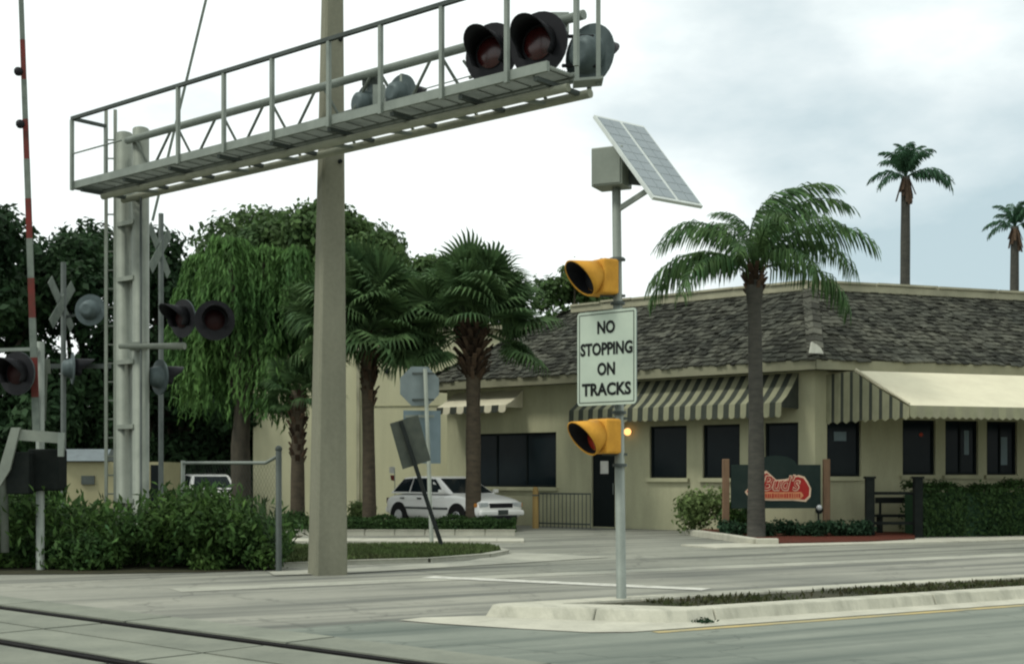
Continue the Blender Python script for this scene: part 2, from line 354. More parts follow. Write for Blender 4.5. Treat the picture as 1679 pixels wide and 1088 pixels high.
def leaves(pos, nrm, ln, wd, rng, tip=None):
    """diamond leaves: pos Nx3, nrm Nx3 facing, ln/wd arrays, tip optional growth directions"""
    n = len(pos)
    nrm = nrm / np.maximum(np.linalg.norm(nrm, axis=1, keepdims=True), 1e-6)
    t = rng.normal(size=(n, 3)) if tip is None else tip
    a = t - nrm * np.sum(t * nrm, axis=1, keepdims=True)
    a /= np.maximum(np.linalg.norm(a, axis=1, keepdims=True), 1e-6)
    b = np.cross(nrm, a)
    ln = ln[:, None]; wd = wd[:, None]
    p0 = pos - a * ln * .5; p1 = pos + b * wd * .5 + nrm * ln * .05; p2 = pos + a * ln * .5 - nrm * ln * 0.08; p3 = pos - b * wd * .5 + nrm * ln * .05
    co = np.stack([p0, p1, p2, p3], axis=1).reshape(-1, 3)
    return co, np.arange(4 * n).reshape(-1, 4)

def clump_leaves(clumps, n, size, rng, aspect=0.55, shell=0.55, up=0.35, zmin=None):
    cs = np.array([c[0] for c in clumps]); rs = np.array([c[1] for c in clumps])
    wts = (rs[:, 0] * rs[:, 1] + rs[:, 1] * rs[:, 2] + rs[:, 0] * rs[:, 2]); wts = wts / wts.sum()
    k = rng.choice(len(clumps), size=n, p=wts)
    d = rng.normal(size=(n, 3)); d /= np.linalg.norm(d, axis=1, keepdims=True)
    rr = shell + (1.06 - shell) * rng.random(n) ** 0.6
    pos = cs[k] + d * rs[k] * rr[:, None]
    pos += rng.normal(size=(n, 3)) * size * 0.4
    if zmin is not None:
        pos[:, 2] = np.where(pos[:, 2] < zmin, zmin + rng.random(n) * 0.3, pos[:, 2])
    nr = d + rng.normal(size=(n, 3)) * 0.65 + np.array([0, 0, up])
    s = size * (0.55 + 0.9 * rng.random(n))
    return leaves(pos, nr, s, s * aspect, rng)

def obj_from(co, q, name, mat, parent=None, org=None):
    o3 = V(org) if org is not None else (ORG.get(parent.name, V()) if parent is not None else V())
    me = fast_mesh(name, co - np.array(o3), q, mat)
    o = link(name, me, parent, o3)
    if parent is None: o.location = o3
    return o

def struct(o): o['kind'] = 'structure'; return o
def sheet(name, pts, z, mat, thick=None):
    mb = MB(); n = len(pts)
    if thick is None: mb.add([(p[0], p[1], z) for p in pts], [tuple(range(n))])
    else: mb.prism([(p[0], p[1]) for p in pts], (0, 0, z), (1, 0, 0), (0, 1, 0), (0, 0, -1), thick)
    return mb

def smooth_step(t): return t * t * (3 - 2 * t)

# ================================================================== SETTING: ground, roads, tracks, median
RD = V((0.863, 0.504, 0)); RN = V((-0.504, 0.863, 0))           # along the road, across it
def RP(s, t, z=0.0, o=(0.79, 11.92)): return V((o[0], o[1], 0)) + RD * s + RN * t + V((0, 0, z))
struct(sheet('ground', [(-900, -300), (900, -300), (900, 1500), (-900, 1500)], -0.06, 'field').build('ground', 'field'))
struct(sheet('road', [(-90, -30), (90, -30), (90, 75), (-90, 75)], 0.0, 'a').build('road', 'asphalt'))
# lane in a darker asphalt tone on the camera's side of the median, its edge runs along the kerb
ln = [RP(0.2, -0.02), RP(40, -0.02), RP(40, -22), V((10, -8, 0)), V((14.2, -2.4, 0)), V((-0.6, 10.82, 0)), V((-2.2, 12.25, 0)), RP(-1.2, 1.95), RP(-.86, 1.4), RP(-.42, .72), RP(0, .12)]
struct(sheet('near_lane', ln, 0.004, 'a').build('near_lane', 'asphalt3'))
# far side gutter strip and driveway behind it
g0, g1 = G(1000, 940), G(1679, 911)
gd = (g1 - g0).normalized(); gn = V((-gd.y, gd.x, 0))
gA, gB = g0 - gd * 6.2, g0 + gd * 40
struct(sheet('gutter', [gA, gB, gB + gn * 0.55, gA + gn * 0.55], 0.004, 'a').build('gutter', 'concrete_dirty'))
struct(sheet('driveway', [gA + gn * .56 + gd * 4, gB + gn * .56, gB + gn * 26, gA + gn * 26 + gd * 4], 0.004, 'a').build('driveway', 'asphalt2'))
s0, s1 = G(1240, 898), G(1679, 886)
sdv = (s1 - s0).normalized(); sn = V((-sdv.y, sdv.x, 0))
walk = root('sidewalk', (s0.x, s0.y, 0), None, None); struct(walk)
for k in range(13):
    a = s0 + sdv * (k * 1.5 - 0.9); b = a + sdv * 1.485
    sheet('s', [a, b, b + sn * 1.3, a + sn * 1.3], 0.03, 'a', 0.05).build('paving_slab', 'concrete', walk)

# stop line in front of the crossing
q0, q1 = G(690, 947), G(1150, 968)
qd = (q1 - q0).normalized(); qn = V((-qd.y, qd.x, 0))
struct(sheet('stop_line', [q0, q1, q1 + qn * 0.34, q0 + qn * 0.34], 0.008, 'a').build('stop_line', 'white_paint'))
struct(sheet('yellow_line', [RP(0.5, -0.19), RP(40, -0.19), RP(40, -0.06), RP(0.5, -0.06)], 0.008, 'a').build('yellow_line', 'yellow_paint'))

# railway tracks set in concrete panels
TD = V((0.746, -0.666, 0)); TN = V((0.666, 0.746, 0))
track = root('railway_track', (TN * 6.265)[:], None, None); struct(track)
def TP(s, n, z=0.0): return TD * s + TN * n + V((0, 0, z))
for nn in (5.55, 6.98):
    mb = MB(); mb.bar(TP(-45, nn, 0.016), TP(8, nn, 0.012), 0.07, 0.02); mb.build('rail', 'rail', track)
    for side, wd in ((-1, 0.085), (1, 0.085)):
        off = nn + side * (0.035 + wd / 2)
        mb = MB(); mb.bar(TP(-45, off, 0.006), TP(8, off, 0.006), wd, 0.008); mb.build('flangeway', 'gap', track)
rng0 = random.Random(3)
mb = sheet('b', [TP(-45, 4.8), TP(8, 4.8), TP(8, 7.66), TP(-45, 7.66)], .003, 'a'); mb.build('track_bed', 'gap', track)
for (n0, n1) in ((4.85, 5.425), (5.675, 6.25), (6.28, 6.855), (7.105, 7.63)):
    for k in range(-12, 5):
        a = k * 2.44 + 0.9
        zz = 0.022 + rng0.uniform(-0.004, 0.004)
        mb = sheet('p', [TP(a + .02, n0), TP(a + 2.42, n0), TP(a + 2.42, n1), TP(a + .02, n1)], zz, 'a', 0.03)
        mb.build('crossing_panel', 'panel', track)
mb = MB(); mb.bar(TP(-45, 7.665, 0.005), TP(8, 7.665, 0.005), 0.07, 0.006); mb.build('panel_joint', 'gap', track)

# raised concrete median: kerb pieces with battered face round a weedy soil strip
median = root('median', RP(6, 0.9), None, None); struct(median)
HT = 0.14
def kerb_piece(pts_out, pts_in, pts_bed, name='kerb'):
    """strip of kerb: outer foot, top outer edge, bed edge"""
    mb = MB(); n = len(pts_out)
    rows = [[V(p) for p in pts_out], [V((p[0], p[1], HT)) for p in pts_in], [V((p[0], p[1], HT)) for p in pts_bed], [V((p[0], p[1], -0.02)) for p in pts_bed]]
    vs = [p for r in rows for p in r]
    fs = [(r * n + k, r * n + k + 1, (r + 1) * n + k + 1, (r + 1) * n + k) for r in range(3) for k in range(n - 1)]
    fs += [tuple(r * n for r in range(4)), tuple(r * n + n - 1 for r in reversed(range(4)))]
    mb.add(vs, fs)
    return mb.build(name, 'kerb', median, bevel=0.014)
s = 1.5
while s < 34:
    e_ = s + 3.0
    kerb_piece([RP(s + .008, .23), RP(e_ - .008, .23)], [RP(s + .008, .29), RP(e_ - .008, .29)], [RP(s + .008, .54), RP(e_ - .008, .54)])
    kerb_piece([RP(s + .008, 1.80), RP(e_ - .008, 1.80)], [RP(s + .008, 1.74), RP(e_ - .008, 1.74)], [RP(s + .008, 1.46), RP(e_ - .008, 1.46)])
    s = e_
kerb_piece([RP(1.492, .23), RP(1.15, .23), RP(.95, .30), RP(.72, .50), RP(.45, .80)], [RP(1.492, .29), RP(1.18, .29), RP(1.0, .36), RP(.78, .55), RP(.52, .85)], [RP(1.492, .54), RP(1.38, .54), RP(1.28, .62), RP(1.15, .75), RP(.95, .98)])
kerb_piece([RP(.44, .81), RP(.05, 1.22), RP(-.22, 1.5), RP(-.26, 1.68), RP(-.10, 1.80), RP(1.492, 1.80)], [RP(.51, .86), RP(.12, 1.26), RP(-.14, 1.53), RP(-.17, 1.66), RP(-.06, 1.74), RP(1.492, 1.74)],
           [RP(.94, .99), RP(.62, 1.28), RP(.5, 1.36), RP(.48, 1.40), RP(.55, 1.46), RP(1.492, 1.46)])
mb = MB()                                           # gutter pan round the kerb, tilted towards the road
po = [RP(34, 0, .008), RP(.35, 0, .008), RP(-.02, .18, .008), RP(-.42, .75, .008), RP(-.86, 1.5, .008), RP(-1.05, 1.95, .008), RP(-.75, 2.05, .008)]
pi_ = [RP(34, .25, .03), RP(1.15, .25, .03), RP(.72, .52, .03), RP(.44, .83, .03), RP(.05, 1.24, .03), RP(-.22, 1.52, .03), RP(-.2, 1.7, .03)]
mb.add(po + pi_, [(k, k + 1, 7 + k + 1, 7 + k) for k in range(6)]); mb.build('gutter_pan', 'concrete', median)
sheet('soil', [RP(1.38, .52), RP(34, .52), RP(34, 1.48), RP(.5, 1.48), RP(.46, 1.38), RP(.93, .97)], 0.11, 'a', 0.1).build('soil', 'earth', median)
# weeds on the median: too many to count
rng = np.random.default_rng(5)
n = 20000
ss = 1.45 + 30 * rng.random(n) ** 1.5; tt = 0.58 + 0.8 * rng.random(n)
keep = (np.sin(ss * 3.1) + np.sin(ss * 1.3 + 1) + rng.normal(size=n) * 0.8 + 0.4) > 0.2
ss, tt = ss[keep], tt[keep]; n = len(ss)
pos = np.array([RP(a, b, 0.112) for a, b in zip(ss, tt)]); hh = 0.015 + 0.07 * rng.random(n) ** 3
pos[:, 2] += hh * 0.3
co, q = leaves(pos, np.stack([rng.normal(size=n), rng.normal(size=n), 0.4 * rng.random(n)], 1), hh, hh * 0.45, rng,
               tip=np.stack([rng.normal(size=n) * .5, rng.normal(size=n) * .5, np.ones(n)], 1))
o = obj_from(co, q, 'median_weeds', 'weed'); tag(o, 'low dry weeds growing along the median soil strip', 'weeds', kind='stuff')
# weed tuft at the kerb crack
n = 110; c = RP(1.28, 0.17, 0.03)
pos = np.array(c) + rng.normal(size=(n, 3)) * np.array([.045, .03, .012])
co, q = leaves(pos, rng.normal(size=(n, 3)), np.full(n, .045), np.full(n, .02), rng)
o = obj_from(co, q, 'weed_tuft', 'leaf_low', org=(c.x, c.y, 0)); tag(o, 'dark weed tuft sprouting from the kerb joint of the median', 'weed', kind='stuff')

# grass verge with kerb, sidewalk bands behind it
vp = [G(440, 931), G(572, 925), G(700, 921), G(790, 914), G(822, 908), G(800, 902), G(700, 900), G(430, 903)]
verge = root('grass_verge', (vp[0].x + 2, vp[0].y + 1, 0), None, None); struct(verge)
ctr = sum(vp, V()) / len(vp)
mb = MB(); mb.add([(p.x, p.y, 0.065) for p in vp], [tuple(range(len(vp)))]); mb.build('turf', 'turf', verge)
for k in range(len(vp) - 1):
    a, b = vp[k], vp[k + 1]; oa = a + (a - ctr).normalized() * 0.16; ob = b + (b - ctr).normalized() * 0.16
    mb = MB(); ins = 0.012
    a2, b2 = a.lerp(b, ins), b.lerp(a, ins); oa2, ob2 = oa.lerp(ob, ins), ob.lerp(oa, ins)
    mb.prism([(a2.x, a2.y), (b2.x, b2.y), (ob2.x, ob2.y), (oa2.x, oa2.y)], (0, 0, 0.075), (1, 0, 0), (0, 1, 0), (0, 0, -1), 0.085)
    mb.build('kerb', 'concrete_dirty', verge, bevel=0.02)
def inside(poly, x, y):
    c = False; j = len(poly) - 1
    for i in range(len(poly)):
        if (poly[i].y > y) != (poly[j].y > y) and x < (poly[j].x - poly[i].x) * (y - poly[i].y) / (poly[j].y - poly[i].y) + poly[i].x: c = not c
        j = i
    return c
xs = [p.x for p in vp]; ys = [p.y for p in vp]; pts = []
while len(pts) < 14000:
    x = random.uniform(min(xs), max(xs)); y = random.uniform(min(ys), max(ys))
    if inside(vp, x, y): pts.append((x, y, 0.07))
pos = np.array(pts); n = len(pos); hh = 0.05 + 0.07 * rng.random(n); pos[:, 2] += hh * .4
co, q = leaves(pos, np.stack([rng.normal(size=n), rng.normal(size=n), .2 * np.ones(n)], 1), hh, hh * .28, rng,
               tip=np.stack([rng.normal(size=n) * .35, rng.normal(size=n) * .35, np.ones(n)], 1))
o = obj_from(co, q, 'verge_grass', 'grass'); tag(o, 'short green grass covering the kerbed verge beside concrete pole', 'grass', kind='stuff')
# light concrete apron between verge and road, and the path behind the verge
struct(sheet('apron', [G(450, 944), G(575, 940), G(760, 929), G(1000, 914), G(900, 908), G(840, 907), G(760, 921), G(560, 933), G(440, 938)], 0.014, 'a').build('apron', 'concrete_dirty'))
bw = root('back_path', G(650, 888)[:], None, None); struct(bw)
pa, pb = G(450, 889.5), G(860, 889.5)
for k in range(9):
    a = pa.lerp(pb, k / 9); b = pa.lerp(pb, (k + .985) / 9)
    sheet('p', [a, b, b + V((0, 1.3, 0)), a + V((0, 1.3, 0))], 0.04, 'a', 0.05).build('paving_slab', 'concrete', bw)
hk = root('hedge_kerb', G(650, 876)[:], None, None); struct(hk)
pa, pb = G(450, 878), G(845, 878)
for k in range(8):
    a = pa.lerp(pb, k / 8); b = pa.lerp(pb, (k + .99) / 8)
    sheet('p', [a, b, b + V((0, .2, 0)), a + V((0, .2, 0))], 0.14, 'a', 0.16).build('kerb', 'concrete', hk, bevel=0.02)
# earth under the thicket
tp = [G(-260, 943), G(150, 941), G(330, 938), G(462, 934), V((-4.3, 24, 0)), V((-5, 33, 0)), V((-30, 33, 0))]
struct(sheet('soil_bed', tp, 0.01, 'a').build('soil_bed', 'earth'))

# ================================================================== RESTAURANT
C0 = V((7.2, 31.9, 0)); U = V((-0.765, 0.644, 0)).normalized(); W = V((0.944, 0.33, 0)).normalized()
NL = V((-U.y, U.x, 0)) * -1                         # outward normal of left facade
NL = V((-0.644, -0.765, 0)).normalized(); NR = V((0.33, -0.944, 0)).normalized()
def s_at(px, d):                                   # distance along facade direction d from the corner
    k = (px - CX) / F
    return (C0.x - C0.y * k) / (k * d.y - d.x)
def z_at(py, p): return EYE + (HY - py) / F * p.y
rest = root('restaurant', (C0.x + 2, C0.y + 6, 0), 'cream stucco restaurant with shake mansard roof, dark windows and striped awnings', 'restaurant')
SL, SR = s_at(733, U), 17.0

def facade(parent, o, d, nrm, length, z0, z1, holes, mat, name='wall', depth=0.14):
    """wall sheet with recessed openings; holes = (s0,s1,z0,z1)"""
    mb = MB(); xs_ = sorted({0, length, *[h[0] for h in holes], *[h[1] for h in holes]}); zs = sorted({z0, z1, *[h[2] for h in holes], *[h[3] for h in holes]})
    pt = lambda s, z, k=0.0: o + d * s + V((0, 0, z)) - nrm * k
    for i in range(len(xs_) - 1):
        for j in range(len(zs) - 1):
            cx, cz = (xs_[i] + xs_[i + 1]) / 2, (zs[j] + zs[j + 1]) / 2
            if any(h[0] < cx < h[1] and h[2] < cz < h[3] for h in holes): continue
            mb.quad(pt(xs_[i], zs[j]), pt(xs_[i + 1], zs[j]), pt(xs_[i + 1], zs[j + 1]), pt(xs_[i], zs[j + 1]))
    for a, b, c, e2 in holes:
        mb.quad(pt(a, c), pt(a, e2), pt(a, e2, depth), pt(a, c, depth)); mb.quad(pt(b, c), pt(b, e2), pt(b, e2, depth), pt(b, c, depth))
        mb.quad(pt(a, c), pt(b, c), pt(b, c, depth), pt(a, c, depth)); mb.quad(pt(a, e2), pt(b, e2), pt(b, e2, depth), pt(a, e2, depth))
    return mb.build(name, mat, parent)

def window(parent, o, d, nrm, h, nx=1, nz=1, sill=True, fw=0.06):
    a, b, c, e2 = h; k = 0.10
    pt = lambda s, z, kk=k: o + d * s + V((0, 0, z)) - nrm * kk
    ax = (d, nrm, V((0, 0, 1)))
    mb = MB()
    for z in (c + fw / 2, e2 - fw / 2): mb.box(pt((a + b) / 2, z), (b - a, 0.06, fw), ax)
    for s_ in (a + fw / 2, b - fw / 2): mb.box(pt(s_, (c + e2) / 2), (fw, 0.06, e2 - c - 2 * fw), ax)
    for i in range(1, nx): mb.box(pt(a + (b - a) * i / nx, (c + e2) / 2), (fw * .8, 0.05, e2 - c - 2 * fw), ax)
    for i in range(1, nz): mb.box(pt((a + b) / 2, c + (e2 - c) * i / nz), (b - a - 2 * fw, 0.05, fw * .8), ax)
    wo = mb.build('window', 'frame_dark', parent)
    for i in range(nx):
        for j in range(nz):
            x0, x1 = a + (b - a) * i / nx + fw * .4, a + (b - a) * (i + 1) / nx - fw * .4
            y0, y1 = c + (e2 - c) * j / nz + fw * .4, c + (e2 - c) * (j + 1) / nz - fw * .4
            mb = MB(); mb.box(pt((x0 + x1) / 2, (y0 + y1) / 2, k + .012), (x1 - x0, 0.012, y1 - y0), ax); mb.build('pane', 'glass', wo)
    if sill:
        mb = MB(); mb.box(pt((a + b) / 2, c - 0.05, -0.045), (b - a + .16, 0.09, 0.10), ax); mb.build('sill', 'stucco', wo)
    return wo

def hole_px(d, p0, p1, zb, zt):
    a, b = sorted((s_at(p0, d), s_at(p1, d))); return (a, b, zb, zt)
HL = [hole_px(U, 765, 912, 1.08, 2.60), hole_px(U, 1065, 1126, 1.34, 2.68), hole_px(U, 1152, 1213, 1.34, 2.68), hole_px(U, 1253, 1309, 1.34, 2.68)]
DOOR = hole_px(U, 970, 1008, 0.03, 2.06)
facade(rest, C0, U, NL, SL, 0, 4.1, HL + [DOOR], 'stucco')
window(rest, C0, U, NL, HL[0], 3, 1)
for h in HL[1:]: window(rest, C0, U, NL, h, 1, 1)
HR = [hole_px(W, 1356, 1412, 1.38, 2.72), hole_px(W, 1480, 1534, 1.42, 2.76), hole_px(W, 1550, 1604, 1.42, 2.76), hole_px(W, 1618, 1668, 1.42, 2.76)]
facade(rest, C0, W, NR, SR, 0, 4.1, HR, 'stucco')
for k, h in enumerate(HR): window(rest, C0, W, NR, h, 2 if k > 1 else 1, 1)
# faint posters behind the windows under the awning
for h, fx, fz, sw, sh in ((HR[0], .45, .72, .34, .22), (HR[2], .72, .6, .14, .6), (HR[3], .62, .45, .25, .7)):
    mb = MB(); c = C0 + W * (h[0] + (h[1] - h[0]) * fx) + V((0, 0, h[2] + (h[3] - h[2]) * fz)) - NR * 0.10
    mb.box(c, (sw, 0.006, sh), (W, NR, V((0, 0, 1)))); mb.build('window_poster', 'sign_back_blue', rest)
# side and back walls closing the building
pL = C0 + U * SL; pR = C0 + W * SR; bk = V((pL.x + 8, pL.y + 12, 0))
mb = MB(); mb.quad(pL, bk, bk + V((0, 0, 6)), pL + V((0, 0, 4.1))); mb.build('end_wall', 'stucco', rest)
mb = MB(); mb.quad(pR, bk + V((16, 0, 0)), bk + V((16, 0, 6)), pR + V((0, 0, 4.1))); mb.build('end_wall', 'stucco', rest)
# door with notice and handle
ax = (U, NL, V((0, 0, 1)))
mb = MB(); dm = (DOOR[0] + DOOR[1]) / 2
mb.box(C0 + U * dm + V((0, 0, 1.04)) - NL * 0.09, (DOOR[1] - DOOR[0], 0.05, 2.03), ax); door = mb.build('door', 'frame_dark', rest)
mb = MB(); mb.box(C0 + U * (dm + 0.0) + V((0, 0, 1.62)) - NL * 0.058, (.26, 0.008, .34), ax); mb.build('notice', 'paper', door)
mb = MB(); mb.tube([C0 + U * (dm - .3) + V((0, 0, .9)) - NL * .04, C0 + U * (dm - .3) + V((0, 0, 1.2)) - NL * .04], .012, 6); mb.build('handle', 'galv', door)

# mansard: eave, fascia, soffit, slope, parapet cap
EV, OH, INS, ZT = 4.10, 0.55, 2.65, 6.22
def offs(d1, d2):                                   # corner point moved outwards by (d1 from left facade, d2 from right facade)
    a = np.array([[NL.x, NL.y], [NR.x, NR.y]]); r = np.linalg.solve(a, [d1, d2]); return C0 + V((r[0], r[1], 0))
eC = offs(OH, OH); eL = C0 + U * (SL + OH) + NL * OH; eR = C0 + W * SR + NR * OH
tC = offs(-INS, -INS); tL = C0 + U * (SL - INS) - NL * INS; tR = C0 + W * SR - NR * INS
zE, zT_ = V((0, 0, EV)), V((0, 0, ZT))
mb = MB()
mb.quad(eL + zE, eC + zE, tC + zT_, tL + zT_); mb.quad(eC + zE, eR + zE, tR + zT_, tC + zT_)
hb = pL - NL * (INS * 2) + U * OH
mb.add([eL + zE, tL + zT_, hb - U * INS + zT_, hb + zE], [(0, 1, 2, 3)])
mb.add([tL + zT_, tC + zT_, tR + zT_, bk + V((16, 0, ZT)), bk + V((0, 0, ZT))], [(0, 1, 2, 3, 4)])
roof = mb.build('roof', 'felt', rest)
mb = MB()
for a, b in ((eL, eC), (eC, eR)):
    mb.bar(a + V((0, 0, EV - .105)), b + V((0, 0, EV - .105)), 0.05, 0.23)
mb.bar(eL + V((0, 0, EV - .105)), hb + V((0, 0, EV - .105)), 0.05, 0.23)
mb.build('fascia', 'trim', rest)
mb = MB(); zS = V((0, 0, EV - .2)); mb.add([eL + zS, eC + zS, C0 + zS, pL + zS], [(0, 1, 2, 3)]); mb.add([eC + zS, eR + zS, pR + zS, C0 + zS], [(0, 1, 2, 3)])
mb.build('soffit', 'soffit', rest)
mb = MB()
for a, b in ((tL, tC), (tC, tR)):
    d_ = (b - a).normalized(); mb.bar(a + zT_ + V((0, 0, .09)), b + zT_ + V((0, 0, .09)), 0.26, 0.20)
mb.build('parapet_cap', 'cap', rest, bevel=0.02)
for a, b, nseg in ((tL, tC, 7), (tC, tR, 8)):        # worn coping lengths with slightly uneven tops
    for k in range(nseg):
        p, q_ = a.lerp(b, k / nseg + .002), a.lerp(b, (k + 1) / nseg - .002); zo = ZT + .22 + random.uniform(-.012, .018)
        mb = MB(); mb.bar(p + V((0, 0, zo)), q_ + V((0, 0, zo)), 0.36, 0.06); mb.build('coping', 'cap', rest)

# wood shakes, one wedge each
def shake_mesh(wd, ln, th, sk):
    mb = MB(); h = wd / 2
    mb.add([(-h, 0, 0), (h, 0, 0), (h, ln, 0), (-h, ln, 0), (-h, 0 + sk, th), (h, 0 - sk, th), (h, ln, .006), (-h, ln, .006)],
           [(0, 3, 2, 1), (4, 5, 6, 7), (0, 1, 5, 4), (2, 3, 7, 6), (0, 4, 7, 3), (1, 2, 6, 5)])
    me = bpy.data.meshes.new('shake'); me.from_pydata(mb.v, [], mb.f); me.materials.append(M['shake']); return me, mb
SH = [shake_mesh(w_, l_, t_, k_) for w_, l_, t_, k_ in ((.14, .44, .03, .01), (.18, .46, .04, -.014), (.21, .44, .034, .016), (.16, .46, .046, -.012), (.12, .44, .036, .012))]
SW = [.14, .18, .21, .16, .12]
rs = random.Random(11); shakes = []
def shake_field(a, b, ta, tb):
    d_ = (b - a); ln_ = d_.length; d_ = d_ / ln_
    up_ = ((ta + tb) / 2 - (a + b) / 2); up_ -= d_ * up_.dot(d_); sl = up_.length; up_ = up_ / sl
    nn_ = d_.cross(up_).normalized(); nn_ = nn_ if nn_.z > 0 else -nn_
    xa = (ta - a).dot(d_); xb = (tb - a).dot(d_); rows = int(sl / 0.21)
    for r in range(rows + 1):
        v0 = r * 0.21 - 0.05; f = max(0, min(1, v0 / sl)); x0 = xa * f; x1 = ln_ + (xb - ln_) * f
        x = x0 + rs.uniform(-.1, .05)
        while x < x1:
            k = rs.randrange(5); wd = SW[k]; cx = x + wd / 2
            if cx > x1 - .05: break
            p = a + d_ * cx + up_ * (v0 + rs.gauss(0, .03)) + nn_ * (0.02 + rs.uniform(0, .02))
            rot = Matrix((d_, up_, nn_)).transposed() @ Matrix.Rotation(rs.gauss(0, .035), 3, 'Z') @ Matrix.Rotation(R(-4) + rs.gauss(0, .03), 3, 'X') @ Matrix.Rotation(rs.gauss(0, .045), 3, 'Y')
            shakes.append((p, rot, k)); x += wd + rs.uniform(.004, .02)
shake_field(eL + zE, eC + zE, tL + zT_, tC + zT_)
xr = eC + W * 9.5; shake_field(eC + zE, xr + zE, tC + zT_, tC + (W * 9.5) + zT_)
shake_field(hb + zE, eL + zE, hb - U * INS + zT_, tL + zT_)
shakes.sort(key=lambda s_: (s_[0] - cam.location).length if s_[0].x < s_[0].y * .39 else 999)
ro = ORG[rest.name]
for p, rot, k in shakes[:300]:
    o = bpy.data.objects.new('shingle', SH[k][0]); col.objects.link(o); o.parent = roof
    m4 = rot.to_4x4(); m4.translation = p - ro; o.matrix_local = m4
mb = MB()
for p, rot, k in shakes[300:]: mb.add([rot @ V(v) + p for v in SH[k][1].v], SH[k][1].f)
o = mb.build('shingles', 'shake', roof); o['kind'] = 'stuff'
# hip caps and white flashing where the hip meets the eave
hd = (tC + zT_ - eC - zE)
for k in range(11):
    p = eC + zE + hd * ((k + .1) / 11); q_ = eC + zE + hd * ((k + 1.15) / 11)
    for dd, nz_ in ((U, NL), (W, NR)):
        mb = MB(); off = dd * 0.11 + V((0, 0, .075 + .01 * (k % 2)))
        mb.bar(p + off + V((0, 0, .03)), q_ + off, 0.2, 0.025, up=(nz_ * .6 + V((0, 0, 1)))); mb.build('hip_cap', 'hip', roof)
mb = MB(); p = eC + zE + hd * 0.02 + V((0, 0, .12)); mb.prism([(-.16, 0), (.22, -.02), (.14, .12), (.03, .2), (-.1, .26)], p, W, V((0, 0, 1)), -NR, 0.05); mb.build('flashing', 'flashing', roof)

# ---- awnings
def striped_awning(parent, o, d, nrm, s0, s1, zt, zb, proj, drop, pitch, mats, scallop=True):
    """sloping awning with a hanging scalloped valance; stripes are alternate cloth strips"""
    mb = MB(); n = max(2, int((s1 - s0) / pitch) * 2); st = (s1 - s0) / n
    pt = lambda s_, k, z: o + d * s_ + nrm * k + V((0, 0, z))
    for i in range(n):
        a, b = s0 + i * st, s0 + (i + 1) * st; mi = i % 2
        # slope is slightly sagging
        prof = [(0.02, zt), (proj * .35, zt - (zt - zb) * .42), (proj * .7, zt - (zt - zb) * .78), (proj, zb)]
        for (k0, z0), (k1, z1) in zip(prof, prof[1:]): mb.quad(pt(a, k0, z0), pt(b, k0, z0), pt(b, k1, z1), pt(a, k1, z1), mi)
    for s_ in (s0, s1):
        pr = [(0.02, zt), (proj * .35, zt - (zt - zb) * .42), (proj * .7, zt - (zt - zb) * .78), (proj, zb), (proj, zb - drop * .4), (0.02, zb - drop * .4)]
        mb.add([pt(s_, k, z) for k, z in pr], [tuple(range(len(pr)))], 1)
    aw = mb.build('awning', mats, parent)
    mb = MB()
    for i in range(n):
        a, b = s0 + i * st, s0 + (i + 1) * st; m_ = (a + b) / 2; lo = zb - drop
        k = proj + .004
        mb.add([pt(a, k, zb), pt(b, k, zb), pt(b, k + .02, lo), pt(m_ + st * .25, k + .025, lo - .05), pt(m_ - st * .25, k + .025, lo - .05), pt(a, k + .02, lo)], [(0, 1, 2, 3, 4, 5)], i % 2)
    mb.build('valance', mats, aw)
    return aw
sa, sb = sorted((s_at(1310, U), s_at(965, U)))
aw1 = striped_awning(rest, C0, U, NL, sa, sb, 3.86, 3.12, 0.85, 0.30, 0.31, ['awn_stripe', 'awn_dark'])
sa, sb = sorted((s_at(858, U), s_at(745, U)))
aw2 = striped_awning(rest, C0, U, NL, sa, sb, 3.80, 3.36, 0.75, 0.16, 0.44, ['awn_cream', 'awn_cream'])
M_dark_v = [c for c in aw2.children if c.name.startswith('valance')][0]
M_dark_v.data.materials[1] = M['awn_dark']; aw2.data.materials[1] = M['awn_cream']
# big patio awning on the right facade: flat strip under the eave, slope, striped end panel, valance
A0, PJ1, PJ2, ZA, ZB, ZV = 0.32, 1.15, 3.25, 3.84, 2.92, 2.66
pt = lambda s_, k, z: C0 + W * s_ + NR * k + V((0, 0, z))
mb = MB(); LA = 15.5; nseg = 12
for i in range(nseg):
    a, b = A0 + LA * i / nseg, A0 + LA * (i + 1) / nseg
    mb.quad(pt(a, .02, ZA), pt(b, .02, ZA), pt(b, PJ1, ZA - .02), pt(a, PJ1, ZA - .02))
    zm = (ZA + ZB) / 2 - .03; km = (PJ1 + PJ2) / 2
    mb.quad(pt(a, PJ1, ZA - .02), pt(b, PJ1, ZA - .02), pt(b, km, zm), pt(a, km, zm)); mb.quad(pt(a, km, zm), pt(b, km, zm), pt(b, PJ2, ZB), pt(a, PJ2, ZB))
aw3 = mb.build('awning', 'awn_cream', rest)
mb = MB(); ns = 17
for i in range(ns):
    k0, k1 = PJ2 * i / ns, PJ2 * (i + 1) / ns
    if i % 2: k0 += .035; k1 -= .035
    else: k0 -= .035 * (i > 0); k1 += .035 * (i < ns - 1)
    zt_ = lambda k: ZA - .03 if k < PJ1 else ZA - .03 - (ZA - ZB) * (k - PJ1) / (PJ2 - PJ1) - .03 * math.sin(math.pi * (k - PJ1) / (PJ2 - PJ1))
    km = (k0 + k1) / 2
    mb.add([pt(A0 - .004, k0, zt_(k0)), pt(A0 - .004, k1, zt_(k1)), pt(A0 - .01, k1, ZV), pt(A0 - .02, km, ZV - .05 * (1 - i % 2)), pt(A0 - .01, k0, ZV)], [(0, 1, 2, 3, 4)], i % 2)
